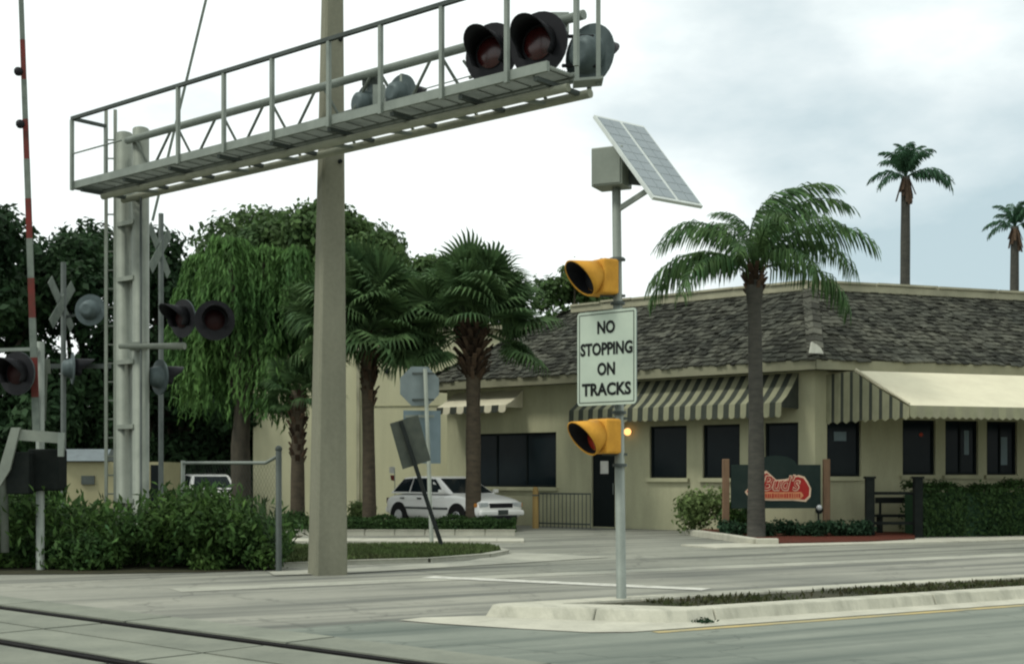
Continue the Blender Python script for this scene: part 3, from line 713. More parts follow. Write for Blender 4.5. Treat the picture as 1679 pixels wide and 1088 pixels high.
mb.build('end_panel', ['awn_stripe', 'awn_dark'], aw3)
mb = MB(); n_ = 80
for i in range(n_):
    a, b = A0 + LA * i / n_, A0 + LA * (i + 1) / n_
    mb.add([pt(a, PJ2 + .005, ZB), pt(b, PJ2 + .005, ZB), pt(b, PJ2 + .02, ZV + .02), pt((a + b) / 2, PJ2 + .025, ZV - .03), pt(a, PJ2 + .02, ZV + .02)], [(0, 1, 2, 3, 4)], i % 2)
mb.build('valance', ['awn_stripe', 'trim'], aw3)
mb = MB(); mb.tube([pt(A0 + .05, PJ1, ZA + .01), pt(A0 - .01, PJ2, ZB + .03)], .03, 6); mb.build('awning_edge', 'awn_cream', aw3)
for s_ in (4.2, 8.4, 12.6):
    mb = MB(); mb.tube([pt(s_, PJ2 - .1, 0), pt(s_, PJ2 - .1, ZB - .02)], .035, 8); mb.build('awning_post', 'dark_post', rest)
# wall lamp by the door and lit globe under the patio awning
def ball(mb, c, r, mi=0, n=12, sz=1.0):
    vs = []; fs = []; c = V(c)
    for i in range(n // 2 + 1):
        ph = math.pi * i / (n // 2)
        for k in range(n): vs.append(c + V((math.sin(ph) * math.cos(2 * math.pi * k / n), math.sin(ph) * math.sin(2 * math.pi * k / n), math.cos(ph) * sz)) * r)
    for i in range(n // 2):
        for k in range(n): fs.append((i * n + k, i * n + (k + 1) % n, (i + 1) * n + (k + 1) % n, (i + 1) * n + k))
    return mb.add(vs, fs, mi, True)
sl_ = s_at(1034, U); c = C0 + U * sl_ + NL * .14 + V((0, 0, 2.55))
mb = MB(); mb.tube([c - NL * .14, c - NL * .02], .05, 8); wl = mb.build('wall_lamp', 'dark_post', rest)
mb = MB(); ball(mb, c, .10); mb.build('globe', 'lamp_warm', wl)
mb = MB(); c = P(1628, 676, 31.0); ball(mb, c, .11); gl = mb.build('globe_lamp', 'lamp_white', rest)
mb = MB(); mb.tube([c + V((0, 0, .09)), c + V((0, 0, .3))], .02, 6); mb.build('lamp_stem', 'dark_post', rest)
mb = MB(); ball(mb, P(1510, 712, 31.6), .05); mb.build('red_lamp', 'beacon', rest)

# ---- taller block behind
blk = root('rear_block', (-4, 45, 0), 'plain pale cream two-storey block behind the palms', 'building')
f0, f1 = V((1.2, 41.8, 0)), V((-8.45, 43.8, 0)); fd = (f1 - f0).normalized(); fn = V((fd.y, -fd.x, 0)); fn = fn if fn.y < 0 else -fn
mb = MB(); hgt = 5.95; dpt = 9
bx0 = [f0, f1, f1 - fn * dpt, f0 - fn * dpt]
mb.add([(p.x, p.y, 0) for p in bx0] + [(p.x, p.y, hgt) for p in bx0], [(0, 1, 5, 4), (1, 2, 6, 5), (2, 3, 7, 6), (3, 0, 4, 7), (4, 5, 6, 7)]); mb.build('wall', 'stucco_lt', blk)
mb = MB(); mb.bar(f0 + fn * .03 + V((0, 0, hgt + .06)), f1 + fn * .03 + V((0, 0, hgt + .06)), .3, .12); mb.build('coping', 'cap', blk)
def onblk(px):
    k = (px - CX) / F; s_ = (k * f0.y - f0.x) / (fd.x - k * fd.y); return f0 + fd * s_
p = onblk(588); mb = MB(); mb.bar(p + fn * .04 + V((0, 0, 0)), p + fn * .04 + V((0, 0, hgt - .1)), .10, .07, up=fn); mb.build('downpipe', 'cap', blk)
mb = MB(); a, b = onblk(590), onblk(760); mb.bar(a + fn * .012 + V((0, 0, 3.62)), b + fn * .012 + V((0, 0, 3.62)), .03, .03); mb.build('string_course', 'stucco', blk)
p = onblk(635) + V((0, 0, EYE + (778 - 608) / F * 43)); mb = MB(); mb.tube([p - fn * .0 + fn * .005, p + fn * .1], .1, 10); mb.build('vent', 'dark_post', blk)
mb = MB(); q1_ = [P(795, 700, 44.4), P(958, 700, 43.9)]; a, b = V((q1_[0].x, 44.6, 0)), V((q1_[1].x, 44.0, 0))
mb.add([a, b, b + V((2, 5, 0)), a + V((0, 5, 0))] + [x + V((0, 0, 6.45)) for x in (a, b, b + V((2, 5, 0)), a + V((0, 5, 0)))], [(0, 1, 5, 4), (1, 2, 6, 5), (2, 3, 7, 6), (3, 0, 4, 7), (4, 5, 6, 7)]); mb.build('stair_head', 'stucco_lt', blk)

# ================================================================== CONCRETE POLE
pc = G(537, 941)
pole = root('concrete_pole', pc, 'tall tapered square concrete utility pole at the road corner', 'utility pole')
a_ = R(24); px_, py_ = V((math.cos(a_), math.sin(a_), 0)), V((-math.sin(a_), math.cos(a_), 0))
mb = MB(); hts = [-0.2, 3, 6.5, 10, 14]
def sq(h):
    hw = 0.232 - 0.0122 * h; c = pc + V((0.0085 * h, 0, h)); ch = 0.03
    ring = [(hw - ch, -hw), (hw, -hw + ch), (hw, hw - ch), (hw - ch, hw), (-hw + ch, hw), (-hw, hw - ch), (-hw, -hw + ch), (-hw + ch, -hw)]
    return [c + px_ * x + py_ * y for x, y in ring]
rings = [sq(h) for h in hts]
mb.add([p for r in rings for p in r], [(i * 8 + k, i * 8 + (k + 1) % 8, (i + 1) * 8 + (k + 1) % 8, (i + 1) * 8 + k) for i in range(len(hts) - 1) for k in range(8)] + [tuple(range(32, 40))])
mb.build('shaft', 'pole_concrete', pole)
for zz in (5.86, 7.6):
    b0 = pc + V((.0085 * zz, 0, zz)) - py_ * (.215 - .0115 * zz) + px_ * .08
    mb = MB(); mb.tube([b0, b0 - py_ * .06], .03, 8); mb.build('bolt', 'dark_post', pole)

# ================================================================== FLASHER UNITS
def disc_ring(c, nrm, r, n=28):
    u_ = nrm.cross(V((0, 0, 1))).normalized(); v_ = u_.cross(nrm).normalized()
    return [c + (u_ * math.cos(2 * math.pi * k / n) + v_ * math.sin(2 * math.pi * k / n)) * r for k in range(n)], u_, v_
def flasher(parent, c, nrm, r=0.30, label=None, hood=0.40, lens='red_lens'):
    """round black target with a hooded red lens in front and a lamp housing behind"""
    c = V(c); nrm = V(nrm).normalized(); n = 28; mb = MB()
    A, u_, v_ = disc_ring(c + nrm * .012, nrm, r); B, _, _ = disc_ring(c - nrm * .012, nrm, r)
    mb.add(A + B, [tuple(range(n))], 0); mb.f.append([n + k for k in range(n)]); mb.m.append(1); mb.sm.append(False)
    for k in range(n): mb.f.append([k, (k + 1) % n, n + (k + 1) % n, n + k]); mb.m.append(1); mb.sm.append(True)
    fo = mb.build('flasher', ['black', 'disc_back'], parent)
    if label: fo['label'] = label
    mb = MB(); hr = r * .60; vs = []; nn = 22; rows = 2
    for i in range(rows):
        for k in range(nn + 1):
            th = R(-40) + R(260) * k / nn
            ext = hood * (0.35 + 0.65 * max(0.0, math.sin(th)) ** 0.7)
            vs.append(c + (u_ * math.cos(th) + v_ * math.sin(th)) * hr * (1 + .04 * i) + nrm * (0.01 + i * ext))
    mb.add(vs, [(k, k + 1, nn + 2 + k, nn + 1 + k) for k in range(nn)], 0, True)
    ho = mb.build('hood', 'black', fo); sm = ho.modifiers.new('s', 'SOLIDIFY'); sm.thickness = .012
    mb = MB(); R1, _, _ = disc_ring(c + nrm * .03, nrm, r * .5); R2, _, _ = disc_ring(c + nrm * .07, nrm, r * .28); nn = 28
    mb.add(R1 + R2, [(k, (k + 1) % nn, nn + (k + 1) % nn, nn + k) for k in range(nn)] + [tuple(range(nn, 2 * nn))], 0, True)
    mb.build('lens', lens, fo)
    mb = MB(); mb.tube([c - nrm * .012, c - nrm * .06, c - nrm * .17, c - nrm * .2], [r * .66, r * .62, r * .5, r * .3], 20); mb.build('housing', 'disc_back', fo)
    return fo

# ================================================================== SIGNAL GANTRY
ZW = 5.95
gA_, gB_ = V((-7.28, 22.2, 0)), V((0.74, 15.45, 0)); GD = (gB_ - gA_).normalized(); GL = (gB_ - gA_).length
GN = V((GD.y, -GD.x, 0)); GN = GN if GN.y < 0 else -GN      # towards the camera side
def GP(s_, k, z): return gA_ + GD * s_ + GN * k + V((0, 0, z))
def gs(px, k=0.0):                                          # along-gantry distance at photo column px
    kk = (px - CX) / F; o_ = gA_ + GN * k
    return (kk * o_.y - o_.x) / (GD.x - kk * GD.y)
ms = gs(216, -.5)
gbase = GP(ms, -.45, 0)
gan = root('signal_gantry', gbase, 'grey steel cantilever gantry with walkway carrying crossing lights over the road', 'signal gantry')
for px in (204, 231):
    c = GP(gs(px, -.45), -.45, 0)
    mb = MB(); mb.tube([c, c + V((0, 0, ZW + 1.05))], .132, 20); mb.build('mast', 'alu', gan)
    mb = MB(); ball(mb, c + V((0, 0, ZW + 1.05)), .132, sz=.35); mb.build('mast_cap', 'alu', gan)
for z in (1.0, 2.2, 3.25, 4.6, 5.5):
    a, b = GP(gs(204, -.45), -.45, z), GP(gs(231, -.45), -.45, z); mb = MB(); mb.bar(a, b, .30, .07); mb.build('mast_clamp', 'alu', gan)
# truss: one upper chord, two lower chords behind the walkway
sE = GL; s00 = gs(119, .55) - .03
def pipe(name, p, q_, r, mat='chord', n=10):
    mb = MB(); mb.tube([p, q_], r, n); return mb.build(name, mat, gan)
pipe('upper_chord', GP(ms + .2, -.28, ZW + .86), GP(sE - .1, -.28, ZW + .86), .058, 'galv')
pipe('lower_chord', GP(ms, -.34, ZW - .06), GP(sE - .05, -.34, ZW - .06), .055)
pipe('lower_chord', GP(ms + .25, .20, ZW - .125), GP(sE + .04, .20, ZW - .125), .05)
nb = 8; sp = (sE - ms - .6) / nb
for k in range(nb):
    a = ms + .45 + k * sp
    pipe('truss_brace', GP(a, -.28, ZW + .82), GP(a + sp * .5, -.34, ZW - .02), .021, 'galv', 6)
    pipe('truss_brace', GP(a + sp * .82, -.28, ZW + .82), GP(a + sp * .5, -.06, ZW + .0), .021, 'galv', 6)
    pipe('cross_tie', GP(a + sp * .5, -.34, ZW - .06), GP(a + sp * .5, .20, ZW - .125), .025, 'galv', 6)
pipe('tension_rod', GP(ms + .2, -.55, ZW + .45), GP(sE - .6, -.55, ZW + .62), .008, 'galv', 5)
# walkway: edge channels, grating bars, brackets
for k, nm_ in ((.52, 'walkway_channel'), (-.02, 'walkway_channel')):
    mb = MB(); mb.bar(GP(s00, k, ZW + .045), GP(sE, k, ZW + .05), .05, .115); mb.build(nm_, 'galv', gan)
mb = MB(); mb.bar(GP(s00, -.02, ZW + .045), GP(s00, .52, ZW + .045), .045, .115); mb.build('end_channel', 'galv', gan)
nbar = 34
for i in range(13):
    k = .015 + .48 * i / 12
    mb = MB(); mb.bar(GP(s00 + .03, k, ZW + .07), GP(sE - .03, k, ZW + .07), .011, .03); mb.build('grating_bar', 'galv', gan)
for i in range(nbar):
    s_ = s00 + .1 + (sE - s00 - .2) * i / (nbar - 1); mb = MB(); mb.bar(GP(s_, .0, ZW + .066), GP(s_, .50, ZW + .066), .02, .02); mb.build('grating_tie', 'galv_dark', gan)
for i in range(9):
    s_ = s00 + .2 + (sE - s00 - .4) * i / 8; mb = MB(); mb.bar(GP(s_, -.44, ZW - .045), GP(s_, .50, ZW - .045), .06, .05); mb.build('walkway_bracket', 'galv_dark', gan)
# railing on the near edge
RH = 1.07
posts = [gs(px, .55) for px in (119, 293, 368, 447, 540, 625, 725, 832, 946)]
for s_ in posts:
    mb = MB(); mb.bar(GP(s_, .56, ZW - .04), GP(s_, .56, ZW + RH), .05, .05, up=GD); mb.build('railing_post', 'galv', gan)
mb = MB(); mb.bar(GP(posts[0], .56, ZW + RH + .02), GP(posts[-1], .56, ZW + RH + .02), .055, .05); mb.build('top_rail', 'galv_dark', gan)
pipe('mid_rail', GP(posts[0], .56, ZW + .53), GP(gs(200, .55), .56, ZW + .53), .014, 'galv', 6)
mb = MB(); mb.bar(GP(posts[0], .56, ZW + RH + .02), GP(posts[0], -.05, ZW + RH + .02), .05, .05); mb.build('end_rail', 'galv_dark', gan)
mb = MB(); mb.bar(GP(posts[0], -.05, ZW - .04), GP(posts[0], -.05, ZW + RH), .05, .05, up=GD); mb.build('railing_post', 'galv', gan)
# folding end frame beyond the walkway
for px in (946, 981):
    e0 = P(px, 139, 15.3); mb = MB(); mb.bar(e0, e0 + V((0, 0, 1.45)), .05, .05, up=(1, 0, 0)); mb.build('end_frame_post', 'galv', gan)
mb = MB(); mb.bar(P(940, 137, 15.3), P(988, 133, 15.3), .3, .03); mb.build('end_frame_plate', 'galv', gan)
for px, py, d in ((955, 60, 15.6), (962, 108, 15.6)):
    mb = MB(); mb.tube([P(px - 40, py, d + .2), P(px + 18, py, d)], .022, 8); mb.build('light_arm', 'black', gan)
# ladder beside the mast
for px in (174, 189):
    c = P(px, 700, 22.0); mb = MB(); mb.bar(V((c.x, c.y, .15)), V((c.x, c.y, P(px, 180, 22.0).z)), .035, .05, up=(1, 0, 0)); mb.build('ladder_rail', 'alu', gan)
c0, c1 = P(174, 700, 22.0), P(189, 700, 22.0)
for i in range(22):
    z = .5 + i * .305; mb = MB(); mb.tube([(c0.x, c0.y, z), (c1.x, c1.y, z)], .013, 6); mb.build('ladder_rung', 'alu', gan)
for z in (1.4, 3.0, 4.6):
    mb = MB(); mb.bar((c1.x, c1.y, z), GP(gs(204, -.45), -.45, z), .03, .03); mb.build('ladder_bracket', 'alu', gan)
# lights on the gantry
NF = V((-.52, -.86, 0)); NB = V((.66, .74, 0)); NB2 = V((.80, .60, 0))
flasher(gan, P(806, 88, 16.3), NF, .37, 'hooded red flasher facing the camera, left of the gantry end pair')
flasher(gan, P(884, 73, 15.9), NF, .385, 'large hooded red flasher facing the camera at gantry end')
flasher(gan, P(967, 90, 15.75), NB, .36, 'grey flasher back at the outer gantry end')
flasher(gan, P(602, 172, 18.2), V((.75, .66, 0)), .28, 'grey flasher back in the middle of the gantry, nearer the mast')
flasher(gan, P(658, 156, 17.7), NB, .27, 'grey flasher back in the middle of the gantry, hood pointing right')
for px, d in ((806, 16.35), (884, 15.95), (967, 15.85), (602, 18.1), (658, 17.6)):
    c = P(px, 120, d); mb = MB(); zc = ZW + .05
    mb.tube([V((c.x, c.y + .1, zc)), V((c.x, c.y + .1, ZW + .75))], .03, 8); mb.build('light_stem', 'galv', gan)
for p0, p1 in (((770, 128), (800, 118)), ((760, 100), (790, 140))):
    mb = MB(); mb.tube([P(*p0, 16.8), P(*p1, 16.5)], .018, 6); mb.build('light_arm', 'galv', gan)
mb = MB(); mb.box(P(918, 40, 16.6), (.22, .18, .24)); mb.build('junction_box', 'galv', gan)
mb = MB(); mb.box(P(622, 172, 18.0), (.16, .16, .5)); mb.build('junction_box', 'galv', gan)
mb = MB(); mb.box(P(608, 132, 18.2), (.22, .16, .16)); mb.build('junction_box', 'galv_dark', gan)
for k_, z_ in ((-.06, ZW + .13), (-.10, ZW + .16)):
    mb = MB(); mb.tube([GP(ms, k_, z_), GP(ms + 3, k_, z_ - .02), GP(ms + 6, k_, z_), GP(sE - .3, k_, z_ - .01)], .014, 6); mb.build('conduit', 'galv_dark', gan)
mb = MB(); cc_ = GP(gs(231, -.3), -.30, 0); mb.tube([cc_ + V((0, 0, .2)), cc_ + V((0, 0, ZW - .1))], .02, 6); mb.build('conduit', 'galv_dark', gan)
# lights on the mast arm
fa = GP(gs(231, -.45), -.45, 0); za = P(231, 569, fa.y).z
mb = MB(); mb.tube([V((fa.x - .3, fa.y - .15, za)), P(303, 567, fa.y - .5)], [.04, .055], 10); mb.build('mast_arm', 'alu', gan)
mb = MB(); mb.bar(V((fa.x - .13, fa.y - .15, za)), V((fa.x + .15, fa.y - .15, za)), .05, .14); mb.build('mast_clamp', 'alu', gan)
flasher(gan, P(300, 522, 21.0), V((-.62, -.78, 0)), .30, 'dark hooded flasher beside the gantry mast, nearer the mast', lens='dim_lens')
flasher(gan, P(352, 525, 20.8), V((.25, -.97, 0)), .31, 'dark hooded flasher beside the gantry mast, farther from the mast', lens='dim_lens')
flasher(gan, P(262, 618, 21.9), V((.75, .66, 0)), .29, 'grey flasher back low on the gantry mast')
mb = MB(); mb.tube([P(296, 560, 21.2), P(300, 500, 21.3)], .03, 8); mb.build('light_stem', 'dark_post', gan)
mb = MB(); mb.bar(P(290, 515, 21.25), P(355, 520, 21.0), .04, .04); mb.build('light_arm', 'dark_post', gan)

# ================================================================== CROSSING GATE (left edge)
gd_ = 20.0
gt = root('crossing_gate', V((XZ(64, gd_), gd_, 0)), 'crossing gate at the left edge with raised red and white arm', 'crossing gate')
mb = MB(); c = V((XZ(66, gd_), gd_, 0)); mb.tube([c, c + V((0, 0, 3.4))], .062, 12); mb.build('mast', 'galv', gt)
a0, a1 = P(60, 716, gd_ - .25), P(30, -130, gd_ - .25); ad_ = (a1 - a0); nst = 13
for k in range(nst):
    p, q_ = a0 + ad_ * (k / nst), a0 + ad_ * ((k + 1) / nst)
    wd = .105 - .05 * k / nst
    mb = MB(); mb.bar(p, q_, .03, wd, up=(1, 0, 0)); mb.build('arm_stripe', 'gate_red' if k % 2 else 'gate_white', gt)
for py in (118, 204):
    t_ = (716 - py) / 846; p = a0 + ad_ * t_ + V((-.07, -.02, 0)); mb = MB(); ball(mb, p, .065, n=10); ball(mb, p, .05); mb.v = mb.v[:66]; mb = MB(); ball(mb, p, .068, n=10)
    mb.build('arm_lamp', 'black', gt)
# mechanism: cross yoke, side plates, counterweights
y0, y1 = P(28, 712, gd_ - .3), P(105, 718, gd_ - .3)
mb = MB(); mb.bar(y0, y1, .12, .16); mb.build('yoke', 'alu', gt)
mb = MB(); mb.prism([(0, 0), (.13, 0), (-.02, -.62), (-.16, -.85), (-.24, -.8)], y0 + V((-.05, -.1, .1)), (1, 0, 0), (0, 0, 1), (0, 1, 0), .05); mb.build('counterweight_arm', 'alu', gt)
mb = MB(); mb.prism([(0, 0), (.1, 0), (.08, -.35), (0, -.35)], y1 + V((-.06, -.1, .08)), (1, 0, 0), (0, 0, 1), (0, 1, 0), .05); mb.build('counterweight_arm', 'galv', gt)
for k in range(3):
    mb = MB(); mb.box(P(30, 775, gd_ - .3) + V((0, .08 * k, 0)), (.34, .05, .62)); mb.build('counterweight', 'dark_post', gt, bevel=.02)
mb = MB(); mb.box(P(78, 770, gd_ + .1), (.46, .42, .62)); mb.build('mechanism_box', 'dark_post', gt, bevel=.03)
mb = MB(); mb.tube([P(6, 775, gd_ - .2), P(8, 905, gd_ - .2)], .06, 10); mb.build('support_post', 'galv', gt)
flasher(gt, P(28, 612, 19.6), V((-.35, -.93, 0)), .32, 'dark flasher at the left edge beside the gate arm', lens='dim_lens')
mb = MB(); mb.bar(P(-20, 574, 19.9), P(62, 572, 19.9), .05, .05); mb.build('light_arm', 'galv', gt)
mb = MB(); mb.tube([P(75, 600, 20.2), P(72, 690, 20.2)], [.035, .03], 8); mb.build('bell_rod', 'galv', gt)
mb = MB(); mb.tube([P(76, 588, 20.2), P(75, 612, 20.2)], [.05, .075], 10); mb.build('bell', 'galv', gt)

# ================================================================== CROSSBUCK MASTS behind
def crossbuck(name, px, d, top, cen, label, span, yaw):
    b_ = V((XZ(px, d), d, 0)); r_ = root(name, b_, label, 'crossing sign')
    mb = MB(); mb.tube([b_, b_ + V((0, 0, P(px, top, d).z))], .05, 10); mb.build('mast', 'galv_dark', r_)
    c = P(px, cen, d) + V((0, -.1, 0)); ax_ = V((math.cos(yaw), math.sin(yaw), 0))
    for sg in (1, -1):
        dv = (ax_ * .72 + V((0, 0, .72 * sg))).normalized(); nv = ax_.cross(V((0, 0, 1))); mb = MB()
        mb.box(c + nv * (.012 * sg), (span, .225, .01), (dv, dv.cross(nv), nv)); mb.build('blade', 'gate_white', r_)
    return r_
cb = crossbuck('crossbuck_sign', 104, 26.0, 430, 500, 'crossbuck sign on a mast seen obliquely left of the gantry ladder', 1.2, R(80))
flasher(cb, P(119, 604, 25.8), V((.90, .42, 0)), .30)
flasher(cb, P(148, 508, 25.6), V((.1, .99, 0)), .30, 'round grey flasher back left of the gantry ladder')
mb = MB(); mb.bar(P(70, 600, 26.1), P(182, 600, 26.1), .05, .09); mb.build('light_arm', 'galv_dark', cb)
mb = MB(); mb.bar(P(104, 520, 26.1), P(150, 512, 26.0), .04, .05); mb.build('light_arm', 'galv_dark', cb)
cb2 = crossbuck('crossbuck_sign', 264, 26.5, 350, 412, 'crossbuck sign on a mast just right of the gantry mast', 1.2, R(79))

fg0, fg1 = P(250, 362, 26.8), P(345, -30, 26.8)
mb = MB(); mb.bar(fg0, fg1, .02, .05, up=(1, 0, 0)); mb.build('raised_arm', 'gate_white', cb2)

# ================================================================== MEDIAN SIGNAL POST
mp0 = G(1019, 985, 0.11); D = mp0.y
sig = root('signal_post', mp0, 'grey post on the median with sign, yellow signal heads and solar panel', 'signal post')
lean = lambda py: P(1019 - (985 - py) * .0125, py, D)
mb = MB(); mb.tube([mp0 - V((0, 0, .05)), lean(300)], [.052, .046], 16); mb.build('post', 'galv', sig)
FN = V((-.68, -.73, 0)).normalized(); FU = V((.73, -.68, 0)).normalized()       # sign faces left towards the traffic; FU to the viewer's right
# sign panel with lettering
sw, sh = .78, .975
sc0 = P(1003, 587, D) + FN * .09
rc = []
for sx, sz in ((1, 1), (-1, 1), (-1, -1), (1, -1)):
    for k in range(5):
        th = {(1, 1): 0, (-1, 1): 90, (-1, -1): 180, (1, -1): 270}[(sx, sz)] + k * 22.5
        rc.append((sx * (sw / 2 - .04) + .04 * math.cos(R(th)), sz * (sh / 2 - .04) + .04 * math.sin(R(th))))
mb = MB(); mb.prism(rc, sc0, FU, (0, 0, 1), -FN, .012, 0, 1, 1); sp_ = mb.build('sign_panel', ['sign_face', 'sign_back'], sig)
mb = MB(); bw_ = .008
for a, b in (((-sw / 2 + .03, sh / 2 - .03), (sw / 2 - .03, sh / 2 - .03)), ((-sw / 2 + .03, -sh / 2 + .03), (sw / 2 - .03, -sh / 2 + .03)),
             ((-sw / 2 + .03, -sh / 2 + .03), (-sw / 2 + .03, sh / 2 - .03)), ((sw / 2 - .03, -sh / 2 + .03), (sw / 2 - .03, sh / 2 - .03))):
    pa = sc0 + FU * a[0] + V((0, 0, a[1])) + FN * .001; pb = sc0 + FU * b[0] + V((0, 0, b[1])) + FN * .001
    mb.bar(pa, pb, bw_, .003, up=FN)
mb.build('sign_border', 'ink', sp_)
def text_mesh(txt, w_, h_, bold=0.0, shear=0.0):
    cu = bpy.data.curves.new('t', 'FONT'); cu.body = txt; cu.offset = bold; cu.shear = shear; cu.resolution_u = 3
    to = bpy.data.objects.new('t', cu); col.objects.link(to)
    dg = bpy.context.evaluated_depsgraph_get(); me = bpy.data.meshes.new_from_object(to.evaluated_get(dg))
    bpy.data.objects.remove(to); bpy.data.curves.remove(cu)
    co = np.zeros(len(me.vertices) * 3); me.vertices.foreach_get('co', co); co = co.reshape(-1, 3)
    lo, hi = co.min(0), co.max(0); co[:, 0] = (co[:, 0] - (lo[0] + hi[0]) / 2) * w_ / (hi[0] - lo[0]); co[:, 1] = (co[:, 1] - (lo[1] + hi[1]) / 2) * h_ / (hi[1] - lo[1])
    return me, co
def lettering(txt, w_, h_, c, ux, uz, mat, parent, bold=0.0, shear=0.0, name='lettering'):
    me, co = text_mesh(txt, w_, h_, bold, shear); o3 = ORG[parent.name]
    pts_ = np.array([c + ux * x + uz * y - o3 for x, y, _ in co]); me.vertices.foreach_set('co', pts_.ravel()); me.materials.clear(); me.materials.append(M[mat]); me.update()
    return link(name, me, parent)
for txt, w_, py in (('NO', .235, 537), ('STOPPING', .69, 572), ('ON', .235, 605), ('TRACKS', .65, 638)):
    lettering(txt, w_, .135, V((sc0.x, sc0.y, P(1003, py, D).z)) + FN * .004, FU, V((0, 0, 1)), 'ink', sp_, bold=.038)
for zz in (.40, -.40):
    mb = MB(); mb.bar(sc0 - FN * .03 + V((0, 0, zz)) - FU * .2, sc0 - FN * .03 + V((0, 0, zz)) + FU * .2, .03, .04); mb.build('sign_bracket', 'galv', sp_)
# yellow signal heads
def signal_head(cpx, cpy, lens, label):
    fn = V((-.82, -.57, 0)).normalized(); fu = V((.57, -.82, 0)).normalized()
    c = P(cpx, cpy, D - .02); z1 = V((0, 0, 1))
    mb = MB(); mb.box(c - fn * .02, (.34, .20, .36), (fu, fn, z1)); hd_ = mb.build('signal_head', 'yellow', sig, bevel=.025); hd_['label'] = label
    fc = c + fn * .085; n = 28; r = .155; mb = MB(); vs = []
    for i in range(3):
        for k in range(n):
            th = 2 * math.pi * k / n; ext = (.05 + .27 * (0.5 + 0.5 * math.sin(th))) * i / 2
            rr = r * (1 + .02 * i)
            vs.append(fc + (fu * math.cos(th) + z1 * math.sin(th)) * rr + fn * ext + V((0, 0, -.03 * i / 2)))
    mb.add(vs, [(i * n + k, i * n + (k + 1) % n, (i + 1) * n + (k + 1) % n, (i + 1) * n + k) for i in range(2) for k in range(n)], 0, True)
    vo_ = mb.build('visor', ['yellow', 'black'], hd_); so_ = vo_.modifiers.new('s', 'SOLIDIFY'); so_.thickness = .012; so_.offset = 1
    # matt black lining of the visor
    mb = MB(); mb.add([fc + (v - fc) - ((v - fc) - fn * (v - fc).dot(fn)) * .06 for v in map(V, vs)], [(i * n + k, i * n + (k + 1) % n, (i + 1) * n + (k + 1) % n, (i + 1) * n + k) for i in range(2) for k in range(n)], 0, True)
    mb.build('visor_lining', 'black', hd_)
    mb = MB(); R1 = [fc + (fu * math.cos(2 * math.pi * k / n) + z1 * math.sin(2 * math.pi * k / n)) * .14 + fn * .006 for k in range(n)]
    R2 = [fc + (fu * math.cos(2 * math.pi * k / n) + z1 * math.sin(2 * math.pi * k / n)) * .07 + fn * .035 for k in range(n)]
    mb.add(R1 + R2, [(k, (k + 1) % n, n + (k + 1) % n, n + k) for k in range(n)] + [tuple(range(n, 2 * n))], 0, True); mb.build('lens', lens, hd_)
    for dz in (.19, -.19):
        pp = lean(cpy); mb = MB(); mb.bar(c + V((0, 0, dz * .98)), V((pp.x, pp.y, c.z + dz * .98)) + V((.08, 0, 0)), .04, .025); mb.build('head_bracket', 'galv_dark', hd_)
signal_head(984, 455, 'black', 'upper yellow signal head above the sign')
signal_head(988, 715, 'amber_lens', 'lower yellow signal head with red lens below the sign')
# solar panel, frame, battery box, strut
TL, TR, BL = P(975, 188, D), P(1056, 198, D + .45), P(1085, 325, D - .5)
sa_ = (TR - TL); sb_ = (BL - TL); sa_.z = 0; sb_ = sb_ - sa_.normalized() * sb_.dot(sa_.normalized()) * .6
snv = sa_.cross(sb_).normalized(); snv = snv if snv.z > 0 else -snv
cen = TL + sa_ / 2 + sb_ / 2; la, lb = sa_.length, sb_.length; ua, ub = sa_.normalized(), sb_.normalized()
mb = MB(); mb.prism([(0, 0), (la, 0), (la, lb), (0, lb)], TL - snv * .04, ua, ub, snv, .036); pan = mb.build('solar_panel', 'solar_frame', sig)
for i in range(2):
    x0 = .025 + i * la / 2; wx = la / 2 - .04
    for j in range(9):
        y0_ = .03 + j * (lb - .06) / 9; hh_ = (lb - .06) / 9 - .008
        for k in range(2):
            mb = MB(); xx = x0 + k * wx / 2; ww = wx / 2 - .006
            mb.prism([(xx, y0_), (xx + ww, y0_), (xx + ww, y0_ + hh_), (xx, y0_ + hh_)], TL - snv * .004, ua, ub, snv, .004); mb.build('solar_cell', 'solar_cell', pan)
bc = P(1003, 277, D + .02); bxn = V((-.42, -.9, 0)).normalized(); bxu = V((.9, -.42, 0)).normalized()
mb = MB(); mb.box(bc, (.34, .30, .40), (bxu, bxn, V((0, 0, 1)))); bb = mb.build('battery_box', 'alu', sig, bevel=.01)
mb = MB(); mb.box(bc + bxn * .157, (.30, .012, .36), (bxu, bxn, V((0, 0, 1)))); mb.build('box_door', 'alu', bb)
mb = MB(); mb.prism([(0, .08), (0, -.16), (.26, -.20), (.06, .08)], bc + bxu * .17 - bxn * .05, (.86, -.3, 0), (0, 0, 1), (0, 1, 0), .04); mb.build('panel_bracket', 'galv_dark', sig)
mb = MB(); mb.bar(lean(345), P(1062, 312, D - .15), .04, .05); mb.build('panel_strut', 'galv', sig)
for py in (425, 497, 676, 762):
    p = lean(py); mb = MB(); mb.tube([p - V((0, 0, .015)), p + V((0, 0, .015))], .075, 14); mb.build('post_collar', 'galv_dark', sig)

